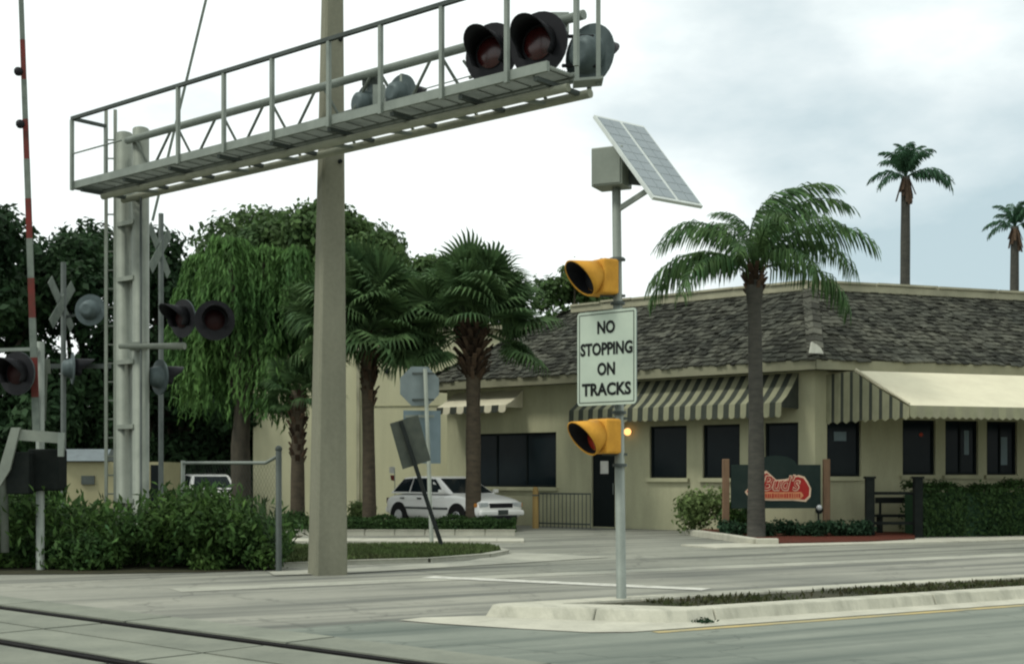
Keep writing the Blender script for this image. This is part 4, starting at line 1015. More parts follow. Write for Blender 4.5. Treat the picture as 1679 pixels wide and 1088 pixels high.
# ================================================================== ROADSIDE SIGNS seen from behind
def octagon(r): return [(r * math.cos(R(22.5 + 45 * k)) / math.cos(R(22.5)), r * math.sin(R(22.5 + 45 * k)) / math.cos(R(22.5))) for k in range(8)]
sb0 = G(708, 897); dS = sb0.y
ss_ = root('stop_sign', sb0, 'grey backs of an octagonal sign and a square panel on a pale post', 'road sign')
mb = MB(); mb.tube([sb0, P(697, 604, dS)], .042, 10); mb.build('post', 'alu', ss_)
yw = R(12); sx_ = V((math.cos(yw), math.sin(yw), 0)); sy_ = V((math.sin(yw), -math.cos(yw), 0))
mb = MB(); mb.prism(octagon(.385), P(688, 633, dS + .1), sx_, (0, 0, 1), sy_, .008); mb.build('octagon_panel', 'sign_back', ss_)
for py in (612, 655):
    mb = MB(); mb.bar(P(676, py, dS + .05), P(712, py, dS + .05), .02, .04); mb.build('panel_bracket', 'galv_dark', ss_)
mb = MB(); mb.prism([(-.37, -.52), (.37, -.52), (.37, .52), (-.37, .52)], P(692, 716, dS + .14), sx_, (0, 0, 1), sy_, .008); mb.build('rectangular_panel', 'sign_back_blue', ss_)
mb = MB(); mb.bar(P(664, 682, dS + .06), P(712, 682, dS + .06), .02, .05); mb.build('panel_bracket', 'alu', ss_)
lb0 = G(726, 899, .05); dL = lb0.y
ls = root('leaning_sign', lb0, 'dark sign back tilted over on a leaning black post', 'road sign')
mb = MB(); top = P(657, 690, dL); mb.tube([lb0, top], .04, 8); mb.build('post', 'dark_post', ls)
ld = (top - lb0).normalized(); lx = V((1, .25, 0)); lx = (lx - ld * lx.dot(ld)).normalized(); lnv = lx.cross(ld).normalized(); lnv = lnv if lnv.y > 0 else -lnv
mb = MB(); mb.prism([(-.24, -.86), (.32, -.86), (.36, .02), (-.20, .02)], top + lnv * .05, lx, ld, lnv, .01); mb.build('panel', 'sign_back_dark', ls)

# ================================================================== RESTAURANT SIGN
d0, d1 = 30.6, 30.9
bsg = root('restaurant_sign', V((XZ(1270, 30.7), 30.7, 0)), 'dark green board sign with red script lettering between wooden posts', 'sign')
for px, d in ((1190, d0), (1355, d1)):
    b_ = V((XZ(px, d), d, 0)); zt_ = P(px, 752, d).z
    mb = MB(); mb.box(b_ + V((0, 0, zt_ / 2 - .05)), (.15, .15, zt_ + .1)); mb.build('post', 'wood', bsg, bevel=.015)
sx2 = V((XZ(1355, d1) - XZ(1190, d0), d1 - d0, 0)).normalized(); sn2 = V((sx2.y, -sx2.x, 0))
c = P(1272, 798, 30.7) + sn2 * .03; zu = V((0, 0, 1)); pm = F / 30.7
hw = 75 / pm
prof = [(-hw, -34 / pm), (hw, -34 / pm), (hw, 36 / pm), (34 / pm, 36 / pm)] + [(34 / pm * math.cos(R(t)), (36 + 15 * math.sin(R(t))) / pm) for t in range(15, 180, 15)] + [(-34 / pm, 36 / pm), (-hw, 36 / pm)]
mb = MB(); mb.prism(prof, c, sx2, zu, -sn2, .05); bd = mb.build('board', 'board', bsg, bevel=.01)
cl = c + sn2 * .008
# lettering shield: cream outline, red body, orange ribbon, script name
def blob(pts_, off, mat, name, k=1.0):
    mb = MB(); mb.prism([((x - 1272) / pm * 1, (798 - y) / pm) for x, y in pts_], c + sn2 * off, sx2, zu, -sn2, .006); return mb.build(name, mat, bd)
shape = [(1219, 806), (1225, 799), (1236, 799), (1244, 790), (1247, 775), (1255, 771), (1263, 778), (1272, 786), (1288, 785), (1300, 781), (1310, 778), (1320, 781), (1326, 790), (1331, 800), (1330, 814), (1322, 822), (1300, 820), (1262, 820), (1242, 819), (1228, 818)]
cc = (1276, 799)
blob(shape, .010, 'logo_cream', 'logo_outline')
blob([(cc[0] + (x - cc[0]) * .95, cc[1] + (y - cc[1]) * .86) for x, y in shape], .016, 'logo_red', 'logo_field')
blob([(1240, 806), (1314, 806), (1318, 812), (1312, 818), (1242, 817)], .021, 'logo_orange', 'logo_ribbon')
lettering("Bud's", 66 / pm, 27 / pm, c + sx2 * ((1280 - 1272) / pm) + zu * ((798 - 791) / pm) + sn2 * .023, sx2, zu, 'logo_cream', bd, bold=.03, shear=.3)
lettering("Bud's", 62 / pm, 24 / pm, c + sx2 * ((1280 - 1272) / pm) + zu * ((798 - 791) / pm) + sn2 * .029, sx2, zu, 'logo_red', bd, bold=-.004, shear=.3)
mb = MB(); x = 1246.0; rr = random.Random(2)
while x < 1310:
    w_ = rr.uniform(1.2, 2.6); mb.box(c + sx2 * ((x + w_ / 2 - 1272) / pm) + zu * ((798 - 812) / pm) + sn2 * .023, (w_ / pm, .004, rr.uniform(5, 7.5) / pm), (sx2, sn2, zu)); x += w_ + rr.uniform(1.2, 2.4)
o = mb.build('ribbon_marks', 'logo_red', bd)
fl = P(1342, 836, 30.2); mb = MB(); mb.tube([fl + V((0, -.08, .0)), fl + V((0, .08, .05))], [.09, .05], 10); fo = mb.build('flood_lamp', 'dark_post', bsg)
mb = MB(); ball(mb, fl + V((0, -.08, .06)), .07, n=8); mb.build('lamp_glass', 'lampglass', fo)
mb = MB(); mb.tube([V((fl.x, fl.y, 0)), fl], .02, 6); mb.build('lamp_stem', 'dark_post', bsg)

# ================================================================== RAILING, BOLLARD, BENCH, FENCES
rl0, rl1 = V((XZ(884, 36.3), 36.3, 0)), V((XZ(968, 35.2), 35.2, 0))
rlg = root('metal_railing', rl0.lerp(rl1, .5), 'thin grey metal railing left of the restaurant door', 'railing')
for z in (.12, .92):
    mb = MB(); mb.bar(rl0 + V((0, 0, z)), rl1 + V((0, 0, z)), .04, .04); mb.build('rail', 'galv_dark', rlg)
for k in range(14):
    p = rl0.lerp(rl1, k / 13); mb = MB(); mb.bar(p, p + V((0, 0, .92)), .022, .022, up=(1, 0, 0)); mb.build('baluster', 'galv_dark', rlg)
bp_ = V((XZ(878, 35.6), 35.6, 0)); bo = root('wooden_bollard', bp_, 'yellowish wooden post at the end of the metal railing', 'bollard')
mb = MB(); mb.tube([bp_, bp_ + V((0, 0, 1.02)), bp_ + V((0, 0, 1.1))], [.085, .08, .05], 12); mb.build('shaft', 'wood_yellow', bo)
mb = MB(); mb.tube([bp_ + V((0, 0, .86)), bp_ + V((0, 0, .9))], .09, 12); mb.build('band', 'galv_dark', bo)
fe = root('patio_fence', V((XZ(1462, 30.6), 30.6, 0)), 'dark wooden patio fence with two posts beside the clipped hedge', 'fence')
for px in (1426, 1505):
    b_ = V((XZ(px, 30.4), 30.4, 0)); mb = MB(); mb.box(b_ + V((0, 0, .66)), (.19, .19, 1.36)); mb.build('post', 'dark_post', fe, bevel=.02)
    mb = MB(); mb.box(b_ + V((0, 0, 1.36)), (.23, .23, .05)); mb.build('post_cap', 'dark_post', fe)
for py in (808, 857):
    mb = MB(); mb.bar(P(1434, py, 30.45), P(1497, py, 30.45), .05, .07); mb.build('rail', 'dark_post', fe)
be = root('patio_bench', V((XZ(1466, 31.6), 31.6, 0)), 'small dark bench behind the patio fence posts', 'bench')
mb = MB(); mb.box(V((XZ(1466, 31.6), 31.6, .46)), (.9, .36, .06)); mb.build('seat', 'dark_post', be)
mb = MB(); mb.box(V((XZ(1470, 31.6), 31.78, .82)), (.9, .05, .14)); mb.build('backrest', 'dark_post', be)
for sx in (-.34, .34):
    mb = MB(); mb.box(V((XZ(1466, 31.6) + sx, 31.6, .22)), (.07, .3, .43)); mb.build('leg', 'dark_post', be)
    mb = MB(); mb.box(V((XZ(1470, 31.6) + sx, 31.77, .62)), (.05, .04, .34)); mb.build('backrest_support', 'dark_post', be)
# chain-link fence end at the thicket
cf0, cf1 = G(457, 936), V((XZ(300, 22.6), 22.6, 0))
cf = root('chain_link_fence', cf0, 'grey chain link fence with end post beside the thicket', 'fence')
mb = MB(); mb.tube([cf0, cf0 + V((0, 0, 1.78))], .045, 12); mb.build('end_post', 'galv_dark', cf)
mb = MB(); ball(mb, cf0 + V((0, 0, 1.8)), .055, n=10); mb.build('post_cap', 'galv_dark', cf)
zt1 = P(440, 752, cf0.y).z
mb = MB(); mb.tube([cf0 + V((0, 0, 1.70)), cf0.lerp(cf1, .12) + V((0, 0, 1.6)), cf1 + V((0, 0, 1.62))], .026, 8); mb.build('top_rail', 'galv', cf)
mb = MB(); mb.tube([cf1, cf1 + V((0, 0, 1.66))], .035, 10); mb.build('line_post', 'galv', cf)
mb = MB(); fl_ = (cf1 - cf0).length; fdv = (cf1 - cf0).normalized(); st = .11; k = -int(1.55 / st)
while k * st < fl_:
    for sg in (1, -1):
        x0 = k * st if sg > 0 else k * st + 1.5
        a = [x0, .08]; b = [x0 + sg * 1.5, 1.58]
        t0 = max(0, ((0 - a[0]) / (b[0] - a[0])) if sg > 0 else ((fl_ - a[0]) / (b[0] - a[0]))); t1 = min(1, ((fl_ - a[0]) / (b[0] - a[0])) if sg > 0 else ((0 - a[0]) / (b[0] - a[0])))
        if t1 > t0:
            p = cf0 + fdv * (a[0] + (b[0] - a[0]) * t0) + V((0, 0, .08 + 1.5 * t0)); q_ = cf0 + fdv * (a[0] + (b[0] - a[0]) * t1) + V((0, 0, .08 + 1.5 * t1))
            mb.tube([p, q_], .0016, 3, cap=False)
    k += 1
o = mb.build('wire_mesh', 'galv_dark', cf); o['kind'] = 'stuff'

# signal equipment hut behind the thicket
hx0, hx1, hd_ = XZ(106, 31), XZ(268, 31), 31.0
hut = root('equipment_hut', V(((hx0 + hx1) / 2, hd_ + .8, 0)), 'low cream equipment hut with grey roof behind the gantry mast', 'hut')
mb = MB(); mb.box(((hx0 + hx1) / 2, hd_ + .8, .86), (hx1 - hx0, 1.6, 1.72)); mb.build('wall', 'hut', hut)
mb = MB(); mb.prism([(-.15, 0), (1.75, 0), (1.3, .28), (.3, .28)], (hx0 - .1, hd_, 1.74), (0, 1, 0), (0, 0, 1), (1, 0, 0), hx1 - hx0 - 1.2); mb.build('roof', 'hut_roof', hut)
mb = MB(); mb.box((XZ(255, 31), hd_ - .02, .85), (.2, .06, 1.6)); mb.build('door', 'frame_dark', hut)
mb = MB(); mb.box((XZ(145, 31), hd_ - .03, 1.3), (.3, .05, .2)); mb.build('vent', 'galv_dark', hut)

# ================================================================== CARS
def make_car(loc, rz, label, group):
    r_ = root('parked_car', (0, 0, 0), label, 'car', group)
    # lower body: stations along x, ring across
    st = [(-2.10, .66, .42, .70), (-2.04, .78, .30, .86), (-1.6, .83, .24, .93), (-.9, .84, .22, .95), (0, .84, .22, .95), (.75, .84, .22, .94), (.95, .84, .22, .95), (1.35, .835, .24, .90), (1.8, .80, .26, .83), (2.02, .74, .30, .76), (2.10, .66, .40, .62)]
    mb = MB(); vs = []; ring = 12
    for x, hw_, zb, zt in st:
        h = zt - zb
        half = [(0, zb), (hw_ * .88, zb), (hw_ * .985, zb + h * .18), (hw_, zb + h * .5), (hw_ * .985, zb + h * .82), (hw_ * .90, zt - .01), (0, zt + .015)]
        full = half + [(-y, z) for y, z in reversed(half[1:-1])]
        vs += [(x, y, z) for y, z in full]
    n = 12; fs = [(i * n + k, i * n + (k + 1) % n, (i + 1) * n + (k + 1) % n, (i + 1) * n + k) for i in range(len(st) - 1) for k in range(n)]
    fs += [tuple(range(n)), tuple(range((len(st) - 1) * n, len(st) * n))]
    mb.add(vs, fs, 0, True); body = mb.build('body', 'car_white', r_)
    ss2 = body.modifiers.new('s', 'SUBSURF'); ss2.levels = 1; ss2.render_levels = 2
    # greenhouse: base outline, roof outline
    bx = [(-1.92, .74), (.98, .76)]; rf = [(-1.45, .58), (.12, .60)]; zb, zr = .92, 1.37
    mb = MB(); B = [(-1.92, .72, zb), (-.9, .79, zb), (.0, .79, zb), (.95, .74, zb)]; T = [(-1.42, .57, zr - .02), (-.9, .60, zr + .015), (-.3, .60, zr + .015), (.10, .56, zr - .02)]
    vs = B + [(x, -y, z) for x, y, z in reversed(B)] + T + [(x, -y, z) for x, y, z in reversed(T)]
    fs = [(k, (k + 1) % 8, 8 + (k + 1) % 8, 8 + k) for k in range(8)] + [(8, 9, 14, 15), (9, 10, 13, 14), (10, 11, 12, 13)]
    mb.add(vs, fs, 0, False); cab = mb.build('cabin', 'car_white', r_, bevel=.05)
    def pane(name, pts_, push):
        q4 = [V(p) for p in pts_]; nv = (q4[1] - q4[0]).cross(q4[3] - q4[0]).normalized()
        if nv.dot(V(push)) < 0: nv = -nv
        mb = MB(); mb.add([p + nv * .012 for p in q4] + [p - nv * .02 for p in q4], [(0, 1, 2, 3), (0, 1, 5, 4), (1, 2, 6, 5), (2, 3, 7, 6), (3, 0, 4, 7)]); mb.build(name, 'glass', cab)
    lerp = lambda a, b, t: tuple(x + (y - x) * t for x, y in zip(a, b))
    def on(bq, tq, u0, u1, v0, v1):   # quad within B-edge, T-edge
        (b0, b1), (t0, t1) = bq, tq
        f = lambda u, v: lerp(lerp(b0, b1, u), lerp(t0, t1, u), v)
        return [f(u0, v0), f(u1, v0), f(u1, v1), f(u0, v1)]
    for sg in (1, -1):
        m_ = lambda p: (p[0], p[1] * sg, p[2])
        Bm, Tm = [m_(p) for p in B], [m_(p) for p in T]
        pane('side_window', on((Bm[0], Bm[1]), (Tm[0], Tm[1]), .14, .97, .10, .88), (0, sg, 0))
        pane('side_window', on((Bm[1], Bm[2]), (Tm[1], Tm[2]), .06, .96, .10, .88), (0, sg, 0))
        pane('side_window', on((Bm[2], Bm[3]), (Tm[2], Tm[3]), .02, .72, .10, .86), (0, sg, 0))
    pane('windscreen', on((B[3], (B[3][0], -B[3][1], B[3][2])), (T[3], (T[3][0], -T[3][1], T[3][2])), .06, .94, .06, .92), (1, 0, .5))
    pane('rear_window', on((B[0], (B[0][0], -B[0][1], B[0][2])), (T[0], (T[0][0], -T[0][1], T[0][2])), .08, .92, .10, .9), (-1, 0, .5))
    for x in (-1.32, 1.30):
        for sg in (1, -1):
            mb = MB(); mb.tube([(x, sg * .62, .31), (x, sg * .835, .31), (x, sg * .85, .31)], [.30, .30, .26], 20); wh = mb.build('wheel', 'tyre', r_)
            mb = MB(); mb.tube([(x, sg * .845, .31), (x, sg * .862, .31)], [.19, .16], 16); mb.build('rim', 'chrome', wh)
            mb = MB(); ar = [(x + .39 * math.cos(R(t)), .31 + .39 * math.sin(R(t))) for t in range(-20, 201, 15)]
            mb.add([(a, sg * .848, b) for a, b in ar] + [(a, sg * .70, b) for a, b in ar], [tuple(range(len(ar)))] + [(k, k + 1, len(ar) + k + 1, len(ar) + k) for k in range(len(ar) - 1)]); mb.build('wheel_arch', 'tyre', r_)
    for sg in (1, -1):
        mb = MB(); mb.box((2.035, sg * .54, .66), (.10, .28, .12)); mb.build('headlight', 'lampglass', r_, bevel=.02)
        mb = MB(); mb.box((1.93, sg * .735, .65), (.16, .06, .10)); mb.build('indicator', 'taillamp', r_, bevel=.01)
        mb = MB(); mb.box((.72, sg * .90, .99), (.10, .14, .10)); mb.build('wing_mirror', 'car_white', r_, bevel=.02)
        mb = MB(); mb.box((-2.05, sg * .60, .72), (.10, .24, .16)); mb.build('tail_light', 'red_lens', r_, bevel=.02)
        for x in (-.35, -1.15):
            mb = MB(); mb.box((x, sg * .848, .80), (.16, .03, .035)); mb.build('door_handle', 'galv_dark', r_)
        mb = MB(); mb.box((-.05, sg * .846, .55), (3.2 * .6, .02, .05)); mb.build('side_moulding', 'galv_dark', r_)
    mb = MB(); mb.box((2.075, 0, .64), (.06, .74, .12)); mb.build('grille', 'black', r_, bevel=.015)
    mb = MB(); mb.box((2.10, 0, .45), (.12, 1.42, .14)); mb.build('front_bumper', 'car_white', r_, bevel=.04)
    mb = MB(); mb.box((2.15, 0, .34), (.06, .9, .09)); mb.build('air_intake', 'black', r_, bevel=.01)
    mb = MB(); mb.box((2.168, 0, .47), (.012, .32, .12)); mb.build('number_plate', 'galv_dark', r_)
    mb = MB(); mb.box((-2.10, 0, .47), (.12, 1.42, .16)); mb.build('rear_bumper', 'car_white', r_, bevel=.04)
    r_.location = loc; r_.rotation_euler = (0, 0, rz); return r_
car = make_car((XZ(742, 35.8), 35.8, 0), R(-51), 'white parked hatchback behind the low hedge, facing right', 'white cars parked by the buildings')
car2 = copy_tree(car); car2.location = (XZ(333, 43), 43, .06); car2.rotation_euler = (0, 0, R(112))
car2['label'] = 'distant white car seen from behind under the trees left of the buildings'
cfl = root('car_flag', V((XZ(646, 37.2), 37.2, 0)), 'small red and white pennant above the white hatchback', 'flag')
mb = MB(); c = P(648, 800, 37.2); mb.tube([V((c.x, c.y, 0)), P(647, 766, 37.2)], .012, 6); mb.build('staff', 'galv', cfl)
mb = MB(); mb.prism([(0, 0), (-.14, .02), (-.15, .18), (0, .2)], P(647, 776, 37.2), (1, 0, 0), (0, 0, 1), (0, 1, 0), .01); mb.build('white_field', 'paper', cfl)
mb = MB(); mb.prism([(0, 0), (-.10, .02), (-.12, .16), (0, .16)], P(647, 788, 37.2), (1, 0, 0), (0, 0, 1), (0, 1, 0), .01); mb.build('red_field', 'gate_red', cfl)

# ================================================================== VEGETATION
def trunk_mesh(parent, pts_, rads, mat, n=10, name='trunk', lump=0.08, rng_=random.Random(4)):
    P2, R2 = [], []
    for i in range(len(pts_) - 1):
        a, b = V(pts_[i]), V(pts_[i + 1]); m_ = 5
        for k in range(m_):
            t = k / m_; P2.append(a.lerp(b, t)); R2.append((rads[i] * (1 - t) + rads[i + 1] * t) * (1 + rng_.uniform(-lump, lump)))
    P2.append(V(pts_[-1])); R2.append(rads[-1])
    mb = MB(); mb.tube(P2, R2, n); return mb.build(name, mat, parent)

def crown_tree(name, label, base, clumps, n, leaf, mat, tr, seed, group='broad trees behind the crossing', shell=.5):
    r_ = root(name, base, label, 'tree', group); g = np.random.default_rng(seed); b = V(base)
    cz = np.mean([c[0][2] for c in clumps]); top = V((np.mean([c[0][0] for c in clumps]), np.mean([c[0][1] for c in clumps]), cz))
    fork = b.lerp(top, .55); fork.z = max(2.0, cz * .45)
    trunk_mesh(r_, [b, b.lerp(fork, .5) + V((.1, 0, 0)), fork], [tr * 1.25, tr, tr * .85], 'bark')
    for c, rr in clumps[::max(1, len(clumps) // 7)]:
        c = V(c); trunk_mesh(r_, [fork - V((0, 0, .2)), fork.lerp(c, .55) + V((0, 0, .25)), c], [tr * .55, tr * .32, tr * .1], 'bark', 7, 'limb')
    co, q = clump_leaves(clumps, n, leaf, g, shell=shell); obj_from(co, q, 'crown', mat, r_)
    return r_
def blob_clumps(px0, px1, top, bot, d, k, seed, rmin=.7, rmax=1.5, dep=2.2, prof=None):
    """clumps filling the outline between two columns and heights at distance d"""
    g = random.Random(seed); cl = []
    for i in range(k):
        t = g.random(); px = px0 + (px1 - px0) * t
        tp_ = prof(t) if prof else math.sin(math.pi * (.12 + .76 * t)) ** .5
        py_top = bot + (top - bot) * tp_; py = py_top + (bot - py_top) * g.random() ** 1.3
        dd = d + g.uniform(-dep, dep); r = g.uniform(rmin, rmax)
        c = P(px, py, dd); c.z -= r * .8
        cl.append(((c.x, c.y, max(c.z, .6)), (r, r, r * g.uniform(.65, .9))))
    return cl
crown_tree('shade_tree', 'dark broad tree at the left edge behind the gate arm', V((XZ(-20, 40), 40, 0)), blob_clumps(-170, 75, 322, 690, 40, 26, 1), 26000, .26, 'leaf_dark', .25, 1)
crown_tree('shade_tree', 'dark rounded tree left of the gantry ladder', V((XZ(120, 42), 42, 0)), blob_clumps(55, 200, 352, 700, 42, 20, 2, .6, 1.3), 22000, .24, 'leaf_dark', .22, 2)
crown_tree('shade_tree', 'broad green tree rising between gantry mast and concrete pole', V((XZ(385, 52), 52, 0)), blob_clumps(262, 540, 328, 640, 52, 34, 3, .9, 1.6), 30000, .27, 'leaf_oak', .35, 3)
crown_tree('shade_tree', 'broad green tree rising right of the concrete pole', V((XZ(610, 50), 50, 0)), blob_clumps(520, 705, 325, 560, 50, 26, 4, .8, 1.5, prof=lambda t: 1.0 - .45 * t ** 1.6), 24000, .27, 'leaf_oak', .32, 4)
crown_tree('shade_tree', 'small tree crown showing between fan palm and signal post', V((XZ(935, 52), 52, 0)), blob_clumps(885, 985, 432, 540, 52, 12, 5, .45, .8, 1.0), 5000, .26, 'leaf_oak', .18, 5)
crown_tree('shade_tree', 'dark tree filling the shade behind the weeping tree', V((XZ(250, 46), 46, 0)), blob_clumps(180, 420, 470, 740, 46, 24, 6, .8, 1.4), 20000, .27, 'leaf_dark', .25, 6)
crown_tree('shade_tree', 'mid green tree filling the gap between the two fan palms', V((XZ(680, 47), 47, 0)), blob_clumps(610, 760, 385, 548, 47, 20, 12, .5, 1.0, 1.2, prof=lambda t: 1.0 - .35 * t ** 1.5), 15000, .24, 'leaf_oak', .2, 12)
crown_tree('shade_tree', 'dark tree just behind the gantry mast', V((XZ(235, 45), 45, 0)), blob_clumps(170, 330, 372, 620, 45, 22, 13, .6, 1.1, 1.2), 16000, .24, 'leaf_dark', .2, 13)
# dark understorey closing the view under the trees
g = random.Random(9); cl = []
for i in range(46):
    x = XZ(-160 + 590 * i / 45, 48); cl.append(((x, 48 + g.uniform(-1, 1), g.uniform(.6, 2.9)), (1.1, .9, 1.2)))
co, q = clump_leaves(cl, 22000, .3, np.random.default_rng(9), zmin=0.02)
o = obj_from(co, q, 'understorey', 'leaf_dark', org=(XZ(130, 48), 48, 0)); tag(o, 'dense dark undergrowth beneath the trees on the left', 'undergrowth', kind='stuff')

# weeping tree: hanging strands of narrow leaves
wr = root('weeping_tree', V((XZ(397, 36), 36, 0)), 'bright green weeping tree with hanging foliage left of the concrete pole', 'tree')
wb = V((XZ(397, 36), 36, 0)); trunk_mesh(wr, [wb, wb + V((-.05, 0, 2.2)), wb + V((.05, 0, 3.8))], [.27, .24, .2], 'bark')
g = np.random.default_rng(21); pos = []; tips = []; nrs = []
for px, py, sp in ((330, 430, 1.0), (385, 415, 1.1), (440, 425, 1.0), (490, 430, .9), (300, 480, .8), (355, 470, 1.1), (420, 480, 1.1), (480, 500, .9), (400, 540, 1.2), (330, 560, 1.0), (460, 570, 1.0)):
    c = P(px, py, 36) + V((0, g.uniform(-.9, .7), 0))
    trunk_mesh(wr, [wb + V((0, 0, 3.2)), (wb + V((0, 0, 3.6))).lerp(c, .6) + V((0, 0, .3)), c], [.13, .07, .03], 'bark', 6, 'limb')
    for k in range(74):
        an = g.random() * 6.283; ra = sp * (.15 + .85 * g.random() ** .6); x, y, z = c.x, c.y, c.z
        ln_ = min(g.uniform(1.0, 2.6), c.z - 2.75 + g.uniform(-.5, .35)); seg = int(ln_ / .065)
        for j in range(seg):
            t = j / seg; out_ = ra * (1 - math.exp(-t * 3.0)); zz = z + .38 * math.sin(min(1, t * 2.2) * math.pi) - ln_ * t ** 1.25
            pos.append((x + math.cos(an) * out_ + g.normal() * .03, y + math.sin(an) * out_ + g.normal() * .03, zz + g.normal() * .02))
            tips.append((math.cos(an) * .5 * (1 - t) + g.normal() * .3, math.sin(an) * .5 * (1 - t) + g.normal() * .3, -1)); nrs.append((math.cos(an) + g.normal() * .6, math.sin(an) + g.normal() * .6, .5))
pos = np.array(pos); n = len(pos); s_ = .16 + .16 * g.random(n)
co, q = leaves(pos, np.array(nrs), s_, s_ * .22, g, tip=np.array(tips)); obj_from(co, q, 'crown', 'leaf_weep', wr)

# ---- palms
def pinnate_mesh(length, arch, nl, ll, droop, mat, seed, wd=.035):
    """feather frond along +X: arching midrib with hanging leaflets"""
    g = random.Random(seed); mb = MB(); mid = []; ang = arch[0]; x = z = 0.0; ns = 16
    for i in range(ns + 1):
        mid.append(V((x, 0, z))); t = i / ns; ang = arch[0] + (arch[1] - arch[0]) * t ** 1.15
        x += math.cos(ang) * length / ns; z += math.sin(ang) * length / ns
    mb.tube(mid, [.030 * (1 - .85 * i / ns) + .004 for i in range(ns + 1)], 5, mi=0)
    for i in range(nl):
        t = .12 + .88 * i / nl; k = min(ns - 1, int(t * ns)); f = t * ns - k; b = mid[k].lerp(mid[k + 1], f); d = (mid[k + 1] - mid[k]).normalized()
        L_ = ll * (.55 + .45 * math.sin(math.pi * min(1, t * 1.05))) * g.uniform(.85, 1.1)
        for sg in (1, -1):
            out_ = V((0, sg, 0)); dv = (d * .55 + out_ * g.uniform(.6, .9) + V((0, 0, g.uniform(-.15, .35)))).normalized()
            p1 = b + dv * L_ * .4 + V((0, 0, -droop * .06)); p2 = p1 + (dv * .55 + V((0, 0, -droop))).normalized() * L_ * .35; p3 = p2 + (dv * .25 + V((0, 0, -droop * 1.5))).normalized() * L_ * .3
            side = d * wd * .5
            mb.add([b - side * .5, b + side * .5, p1 + side, p1 - side, p2 + side * .8, p2 - side * .8, p3], [(0, 1, 2, 3), (3, 2, 4, 5), (5, 4, 6)], 0, True)
    me = bpy.data.meshes.new('frond'); me.from_pydata(mb.v, [], mb.f); me.materials.append(M[mat]); me.polygons.foreach_set('use_smooth', mb.sm); return me
def fan_mesh(pet, rad, ns, mat, seed, droop=.45):
    """fan frond along +X: stalk and a folded fan of pointed segments with drooping tips"""
    g = random.Random(seed); mb = MB(); mb.tube([V((0, 0, 0)), V((pet * .5, 0, .03)), V((pet, 0, 0))], [.03, .022, .015], 5)
    for i in range(ns):
        a = R(-125) + R(250) * i / (ns - 1); L_ = rad * (1 - .28 * abs(a) / R(125)) * g.uniform(.9, 1.08)
        d = V((math.cos(a), math.sin(a), .10 * math.cos(a))); sd_ = V((-math.sin(a), math.cos(a), 0)); o_ = V((pet, 0, 0)); z_ = V((0, 0, 1))
        w1 = rad * .05; fold = .035 if i % 2 else -.01
        p1 = o_ + d * L_ * .5 - z_ * (.04 * L_) ; p2 = o_ + d * L_ * .82 - z_ * (droop * .28 * L_); p3 = o_ + d * L_ * .98 - z_ * (droop * .75 * L_)
        mb.add([o_, p1 + sd_ * w1 + z_ * fold, p1 - sd_ * w1 - z_ * fold, p2 + sd_ * w1 * .6, p2 - sd_ * w1 * .6, p3], [(0, 1, 2), (1, 3, 4, 2), (3, 5, 4)], 0, False)
    me = bpy.data.meshes.new('frond'); me.from_pydata(mb.v, [], mb.f); me.materials.append(M[mat]); return me
def put_frond(me, parent, head, az, el, roll=0.0, sc=1.0, out_=0.0):
    o = bpy.data.objects.new('frond', me); col.objects.link(o); o.parent = parent
    m4 = Matrix.Rotation(az, 4, 'Z') @ Matrix.Rotation(-el, 4, 'Y') @ Matrix.Rotation(roll, 4, 'X') @ Matrix.Scale(sc, 4)
    m4.translation = head - ORG[parent.name] + V((math.cos(az) * out_, math.sin(az) * out_, 0)); o.matrix_local = m4; return o
def boots(parent, base, z0, z1, r0, r1, n, seed):
    g = random.Random(seed); mb = MB()
    for k in range(n):
        t = k / n; z = z0 + (z1 - z0) * t; a = k * 2.4 + g.uniform(-.2, .2); r = r0 + (r1 - r0) * math.sin(math.pi * (.15 + .7 * t))
        d = V((math.cos(a), math.sin(a), 0)); p = base + d * (r * .45) + V((0, 0, z)); q_ = base + d * (r * g.uniform(.9, 1.15)) + V((0, 0, z + g.uniform(.18, .34)))
        mb.bar(p, q_, .10 * g.uniform(.8, 1.2), .035, up=d)
    o = mb.build('boots', 'boot', parent); o['kind'] = 'stuff'; return o

FANS = [fan_mesh(1.05, .78, 30, 'leaf_sabal', 1, .45), fan_mesh(1.15, .82, 30, 'leaf_sabal', 2, .65), fan_mesh(.95, .78, 28, 'leaf_sabal', 3, .9)]
def sabal(px, d, heady, label, n, scale, seed, tr, bootz=None, bz=.5, lean_=0.0, ball_=True):
    b = V((XZ(px, d), d, 0)); zt = P(px, heady, d).z; r_ = root('fan_palm', b, label, 'palm', 'fan palms in the planting strip'); g = random.Random(seed)
    top = b + V((lean_, 0, zt)); trunk_mesh(r_, [b - V((0, 0, .1)), b + V((lean_ * .4, 0, zt * .5)), top], [tr * 1.15, tr, tr], 'sabal_bark', 12, lump=.05)
    if ball_: boots(r_, b.lerp(top, .9) * 1.0 - V((0, 0, b.lerp(top, .9).z)) , zt - 1.5, zt - .05, tr * 1.3, tr * 2.75, 120, seed)
    else: boots(r_, b, zt - 2.0, zt - .2, tr, tr * 1.5, 46, seed)
    for k in range(n):
        t = (k + .5) / n; el = R(74) - R(98) * t ** .95; az = k * 2.39996 + g.uniform(-.25, .25)
        if ball_ and el < R(8) and abs(math.sin(az)) > .55: continue
        put_frond(FANS[g.randrange(3)], r_, top + V((0, 0, -.25 * t)), az, el + g.gauss(0, .14), g.gauss(0, .45), scale * g.uniform(.78, 1.12), .08)
    return r_
sabal(776, 34.0, 526, 'fan palm with a thick ball of old leaf bases in front of white car', 112, 1.10, 31, .18)
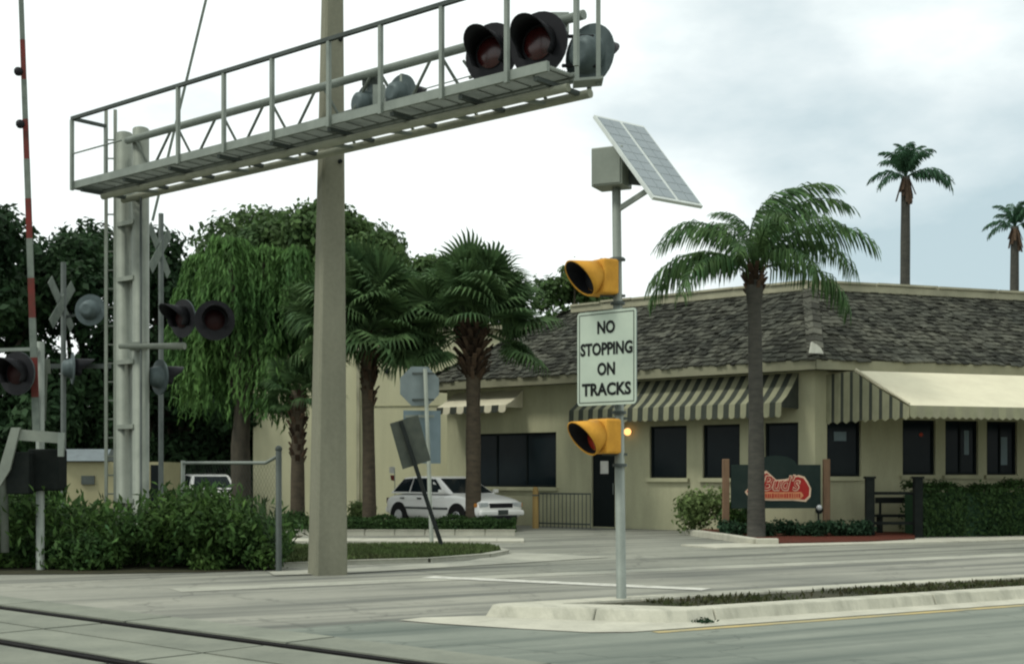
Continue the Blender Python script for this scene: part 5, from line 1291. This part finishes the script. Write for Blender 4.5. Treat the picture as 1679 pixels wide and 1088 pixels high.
sabal(606, 34.5, 538, 'fan palm with slim dark trunk just right of the concrete pole', 100, 1.2, 32, .16, ball_=False, lean_=-.08)
sabal(488, 34.8, 640, 'fan palm with rough trunk just left of the concrete pole', 30, .62, 33, .17, ball_=False)

QF = [pinnate_mesh(3.0, (R(48), R(-62)), 56, .84, 1.25, 'leaf_queen', 1, .045), pinnate_mesh(2.8, (R(30), R(-72)), 54, .82, 1.4, 'leaf_queen', 2, .045), pinnate_mesh(3.1, (R(62), R(-50)), 56, .82, 1.15, 'leaf_queen', 3, .045)]
qd_ = 29.6; qb = V((XZ(1240, qd_), qd_, 0))
qp = root('feather_palm', qb, 'feather palm with arching fronds in front of the restaurant corner', 'palm')
qt = P(1237, 452, qd_); trunk_mesh(qp, [qb - V((0, 0, .1)), qb + V((0, 0, 2.6)), qt - V((0, 0, .75)), qt - V((0, 0, .3)), qt], [.20, .165, .145, .20, .13], 'palm_bark', 14, lump=.03)
boots(qp, V((qt.x, qt.y, 0)), qt.z - .5, qt.z + .2, .17, .27, 26, 5)
# the crown is blown over to the right: fronds listed by direction and rise
for k, (az, el, v, s_, ro_) in enumerate(((8, 22, 2, .98, .1), (-14, 10, 0, 1.0, -.2), (20, 2, 0, .98, .2), (-2, 35, 2, .95, 0), (40, 28, 2, .9, .2), (-40, 20, 0, .85, -.2), (70, 20, 2, .8, .2), (-80, 22, 0, .8, 0),
                                    (185, 5, 1, .95, -.2), (170, -2, 1, .95, .2), (200, 10, 0, .9, -.3), (150, 12, 1, .85, .2), (215, -4, 1, .92, 0), (120, 18, 2, .8, 0), (250, 15, 1, .8, 0), (178, 25, 0, .8, 0), (10, -8, 1, .95, 0), (300, 5, 1, .8, 0), (-10, 52, 2, .75, 0), (155, 45, 2, .6, 0))):
    put_frond(QF[v], qp, qt + V((0, 0, .12)), R(az), R(el), ro_, s_, .06)
TF = [pinnate_mesh(2.5, (R(50), R(-45)), 26, .75, .8, 'leaf_tall', 7, .10), pinnate_mesh(2.4, (R(20), R(-70)), 26, .75, .9, 'leaf_tall', 8, .10)]
def tall_palm(px, d, heady, label, seed, wind):
    b = V((XZ(px, d), d, 0)); t_ = P(px + 3, heady, d); r_ = root('tall_palm', b, label, 'palm', 'tall palms behind the restaurant'); g = random.Random(seed)
    trunk_mesh(r_, [b, b.lerp(t_, .5), t_], [.30, .24, .19], 'palm_bark', 10, lump=.03)
    for k, (az, el, s_, v) in enumerate(wind): put_frond(TF[v], r_, t_, R(az), R(el), g.uniform(-.2, .2), s_, .05)
    mb = MB()
    for k in range(14):
        a = g.uniform(0, 6.28); d_ = V((math.cos(a), math.sin(a), 0)); mb.bar(t_ + d_ * .15 - V((0, 0, .05)), t_ + d_ * g.uniform(.3, .5) - V((0, 0, g.uniform(.6, 1.4))), .12, .02, up=d_)
    o = mb.build('dead_fronds', 'boot', r_); o['kind'] = 'stuff'
WND = ((5, 15, .95, 1), (-20, 0, .95, 1), (25, 32, .8, 0), (0, 55, .7, 0), (180, 12, .75, 1), (165, 40, .7, 0), (200, -5, .7, 1), (90, 50, .8, 0), (270, 45, .7, 0), (60, 20, .8, 0), (130, 25, .7, 0), (-60, 22, .8, 0), (230, 25, .7, 0), (40, 70, .75, 0), (150, 70, .7, 0))
tall_palm(1482, 60, 290, 'tall slim palm standing free behind the restaurant roof', 41, WND)
tall_palm(1661, 66, 372, 'tall slim palm at the right edge behind the restaurant roof', 42, tuple((a - 25 + (k * 37) % 30, e_ - 6 + (k * 13) % 14, s2 * (.85 + .02 * (k % 7)), v) for k, (a, e_, s2, v) in enumerate(WND[:12])))

# ---- hedges and shrubs
def hedge(name, label, a, b, dep, h, n, leaf, mat, seed, cat='hedge', lumps=.06):
    g = np.random.default_rng(seed); r_ = root(name, a.lerp(b, .5), label, cat); d = b - a; L_ = d.length; d = d / L_; nv = V((-d.y, d.x, 0))
    mb = MB(); mb.bar(a + d * .1 + nv * dep * .5 + V((0, 0, h * .46)), b - d * .1 + nv * dep * .5 + V((0, 0, h * .46)), dep * .8, h * .88); mb.build('core', 'leaf_low', r_)
    f = g.random(n); s_ = g.random(n) * L_; top = f < .45; front = (f >= .45) & (f < .9)
    u = g.random(n); pos = np.zeros((n, 3)); nr = np.zeros((n, 3))
    k_ = np.where(top, u * dep, np.where(front, 0, dep)); z = np.where(top, h, u * h)
    wob = lumps * (np.sin(s_ * 3.1) + np.sin(s_ * 7.3 + 1) + g.normal(size=n) * .8)
    z = z + np.where(top, wob, 0); k_ = k_ - np.where(front, wob, 0)
    pos[:, 0] = a.x + d.x * s_ + nv.x * k_; pos[:, 1] = a.y + d.y * s_ + nv.y * k_; pos[:, 2] = z
    nr[:, 2] = np.where(top, 1, .3); sg = np.where(front, -1, np.where(top, 0, 1)); nr[:, 0] = nv.x * sg; nr[:, 1] = nv.y * sg
    sz = leaf * (.6 + .8 * g.random(n)); co, q = leaves(pos, nr + g.normal(size=(n, 3)) * .55, sz, sz * .55, g); obj_from(co, q, 'foliage', mat, r_); return r_
hedge('low_hedge', 'low clipped green hedge in front of the white hatchback', G(452, 872), G(846, 872), .8, .31, 15000, .07, 'leaf_hedge', 51, lumps=.035)
ha = G(1503, 880); hedge('clipped_hedge', 'tall dark clipped hedge along the restaurant patio', ha, ha + V((.98, .16, 0)) * 7, .9, 1.12, 16000, .085, 'leaf_hedge', 52)
def shrub(name, label, px, d, w_, h, n, leaf, mat, seed, group=None, cat='shrub'):
    b = V((XZ(px, d), d, 0)); r_ = root(name, b, label, cat, group); g = random.Random(seed); cl = []
    for k in range(9): cl.append(((b.x + g.uniform(-.35, .35) * w_, b.y + g.uniform(-.3, .3) * w_, h * g.uniform(.3, .72)), (w_ * .28, w_ * .28, h * .28)))
    co, q = clump_leaves(cl, n, leaf, np.random.default_rng(seed), shell=.3, zmin=.03); obj_from(co, q, 'foliage', mat, r_)
    for k in range(4): trunk_mesh(r_, [b, V(cl[k][0])], [.02, .01], 'bark', 5, 'stem')
    return r_
shrub('shrub', 'pale green loose shrub left of the restaurant sign', 1140, 31.6, 1.25, 1.15, 2600, .10, 'leaf_pale', 61)
shrub('shrub', 'dark shrub growing against the left post of the restaurant sign', 1210, 31.2, .9, .85, 2000, .09, 'leaf_bush', 62)
shrub('shrub', 'pale shrub between concrete pole and slim fan palm', 590, 35.6, .7, .75, 1500, .09, 'leaf_pale', 63)
shrub('shrub', 'tuft of shrub at the foot of the rough trunked fan palm', 478, 34.5, .7, .5, 1000, .09, 'leaf_hedge', 64)
# planting island with mulch and kerb
ip = [G(1128, 876), G(1190, 885), G(1238, 893), G(1275, 893), G(1420, 890), G(1500, 886), G(1500, 876), G(1330, 872), G(1160, 869)]
isl = root('planting_island', G(1300, 886)[:], None, None); struct(isl)
sheet('m', ip, .06, 'a', .08).build('mulch', 'mulch', isl)
for k in range(3):
    a, b = ip[k], ip[k + 1]; mb = MB(); mb.bar(a + (b - a) * .01 + V((0, -.06, .06)), b - (b - a) * .01 + V((0, -.06, .06)), .17, .16); mb.build('kerb', 'concrete', isl, bevel=.02)
LOWP = ('leftmost low plant in the mulch under the feather palm', 'low dark plant just right of the feather palm trunk', 'low dark plant under the middle of the restaurant sign', 'low dark plant by the right post of the restaurant sign', 'low plant right of the restaurant sign post', 'rightmost low plant in the mulch near the patio fence')
for k, (px, lb) in enumerate(zip((1205, 1262, 1300, 1338, 1378, 1408), LOWP)):
    shrub('low_plant', lb, px, 29.9 + .1 * (k % 3), .62, .42, 900, .085, 'leaf_low', 70 + k, 'low plants in the mulch bed', 'plant')

# ---- overgrown thicket on the left corner, reads as one mass
g = random.Random(77); cl = []
for i in range(120):
    px = g.uniform(-150, 452); d = g.uniform(19.9, 23.2); t = (px + 150) / 602
    hm = (1.04 + .24 * math.sin(px * .021 + 1)) * (1.0 if px < 380 else 1.0 - (px - 380) / 160)
    z = g.uniform(.1, .72) * hm; r = g.uniform(.2, .38)
    cl.append(((XZ(px, d), d, z), (r * 1.15, r, r * .85)))
co, q = clump_leaves(cl, 85000, .09, np.random.default_rng(77), aspect=.42, shell=.35, up=.6, zmin=.02)
gg = np.random.default_rng(78); n = 5200                      # upright sprays standing out of the mass
cx_ = gg.integers(0, 120, n); base = np.array([cl[i][0] for i in cx_]); ps = base + np.stack([gg.normal(size=n) * .3, gg.normal(size=n) * .3, .12 + .32 * gg.random(n)], 1)
ps[:, 2] = np.maximum(ps[:, 2], .05); ss3 = .13 + .1 * gg.random(n)
c2, q2 = leaves(ps, gg.normal(size=(n, 3)) + np.array([0, 0, .5]), ss3, ss3 * .3, gg, tip=np.stack([gg.normal(size=n) * .5, gg.normal(size=n) * .5, np.ones(n)], 1))
co = np.concatenate([co, c2]); q = np.concatenate([q, q2 + q.max() + 1])
o = obj_from(co, q, 'thicket', 'leaf_bush', org=(XZ(200, 21), 21, 0)); tag(o, 'overgrown green thicket at the corner below the gantry mast', 'thicket', kind='stuff')
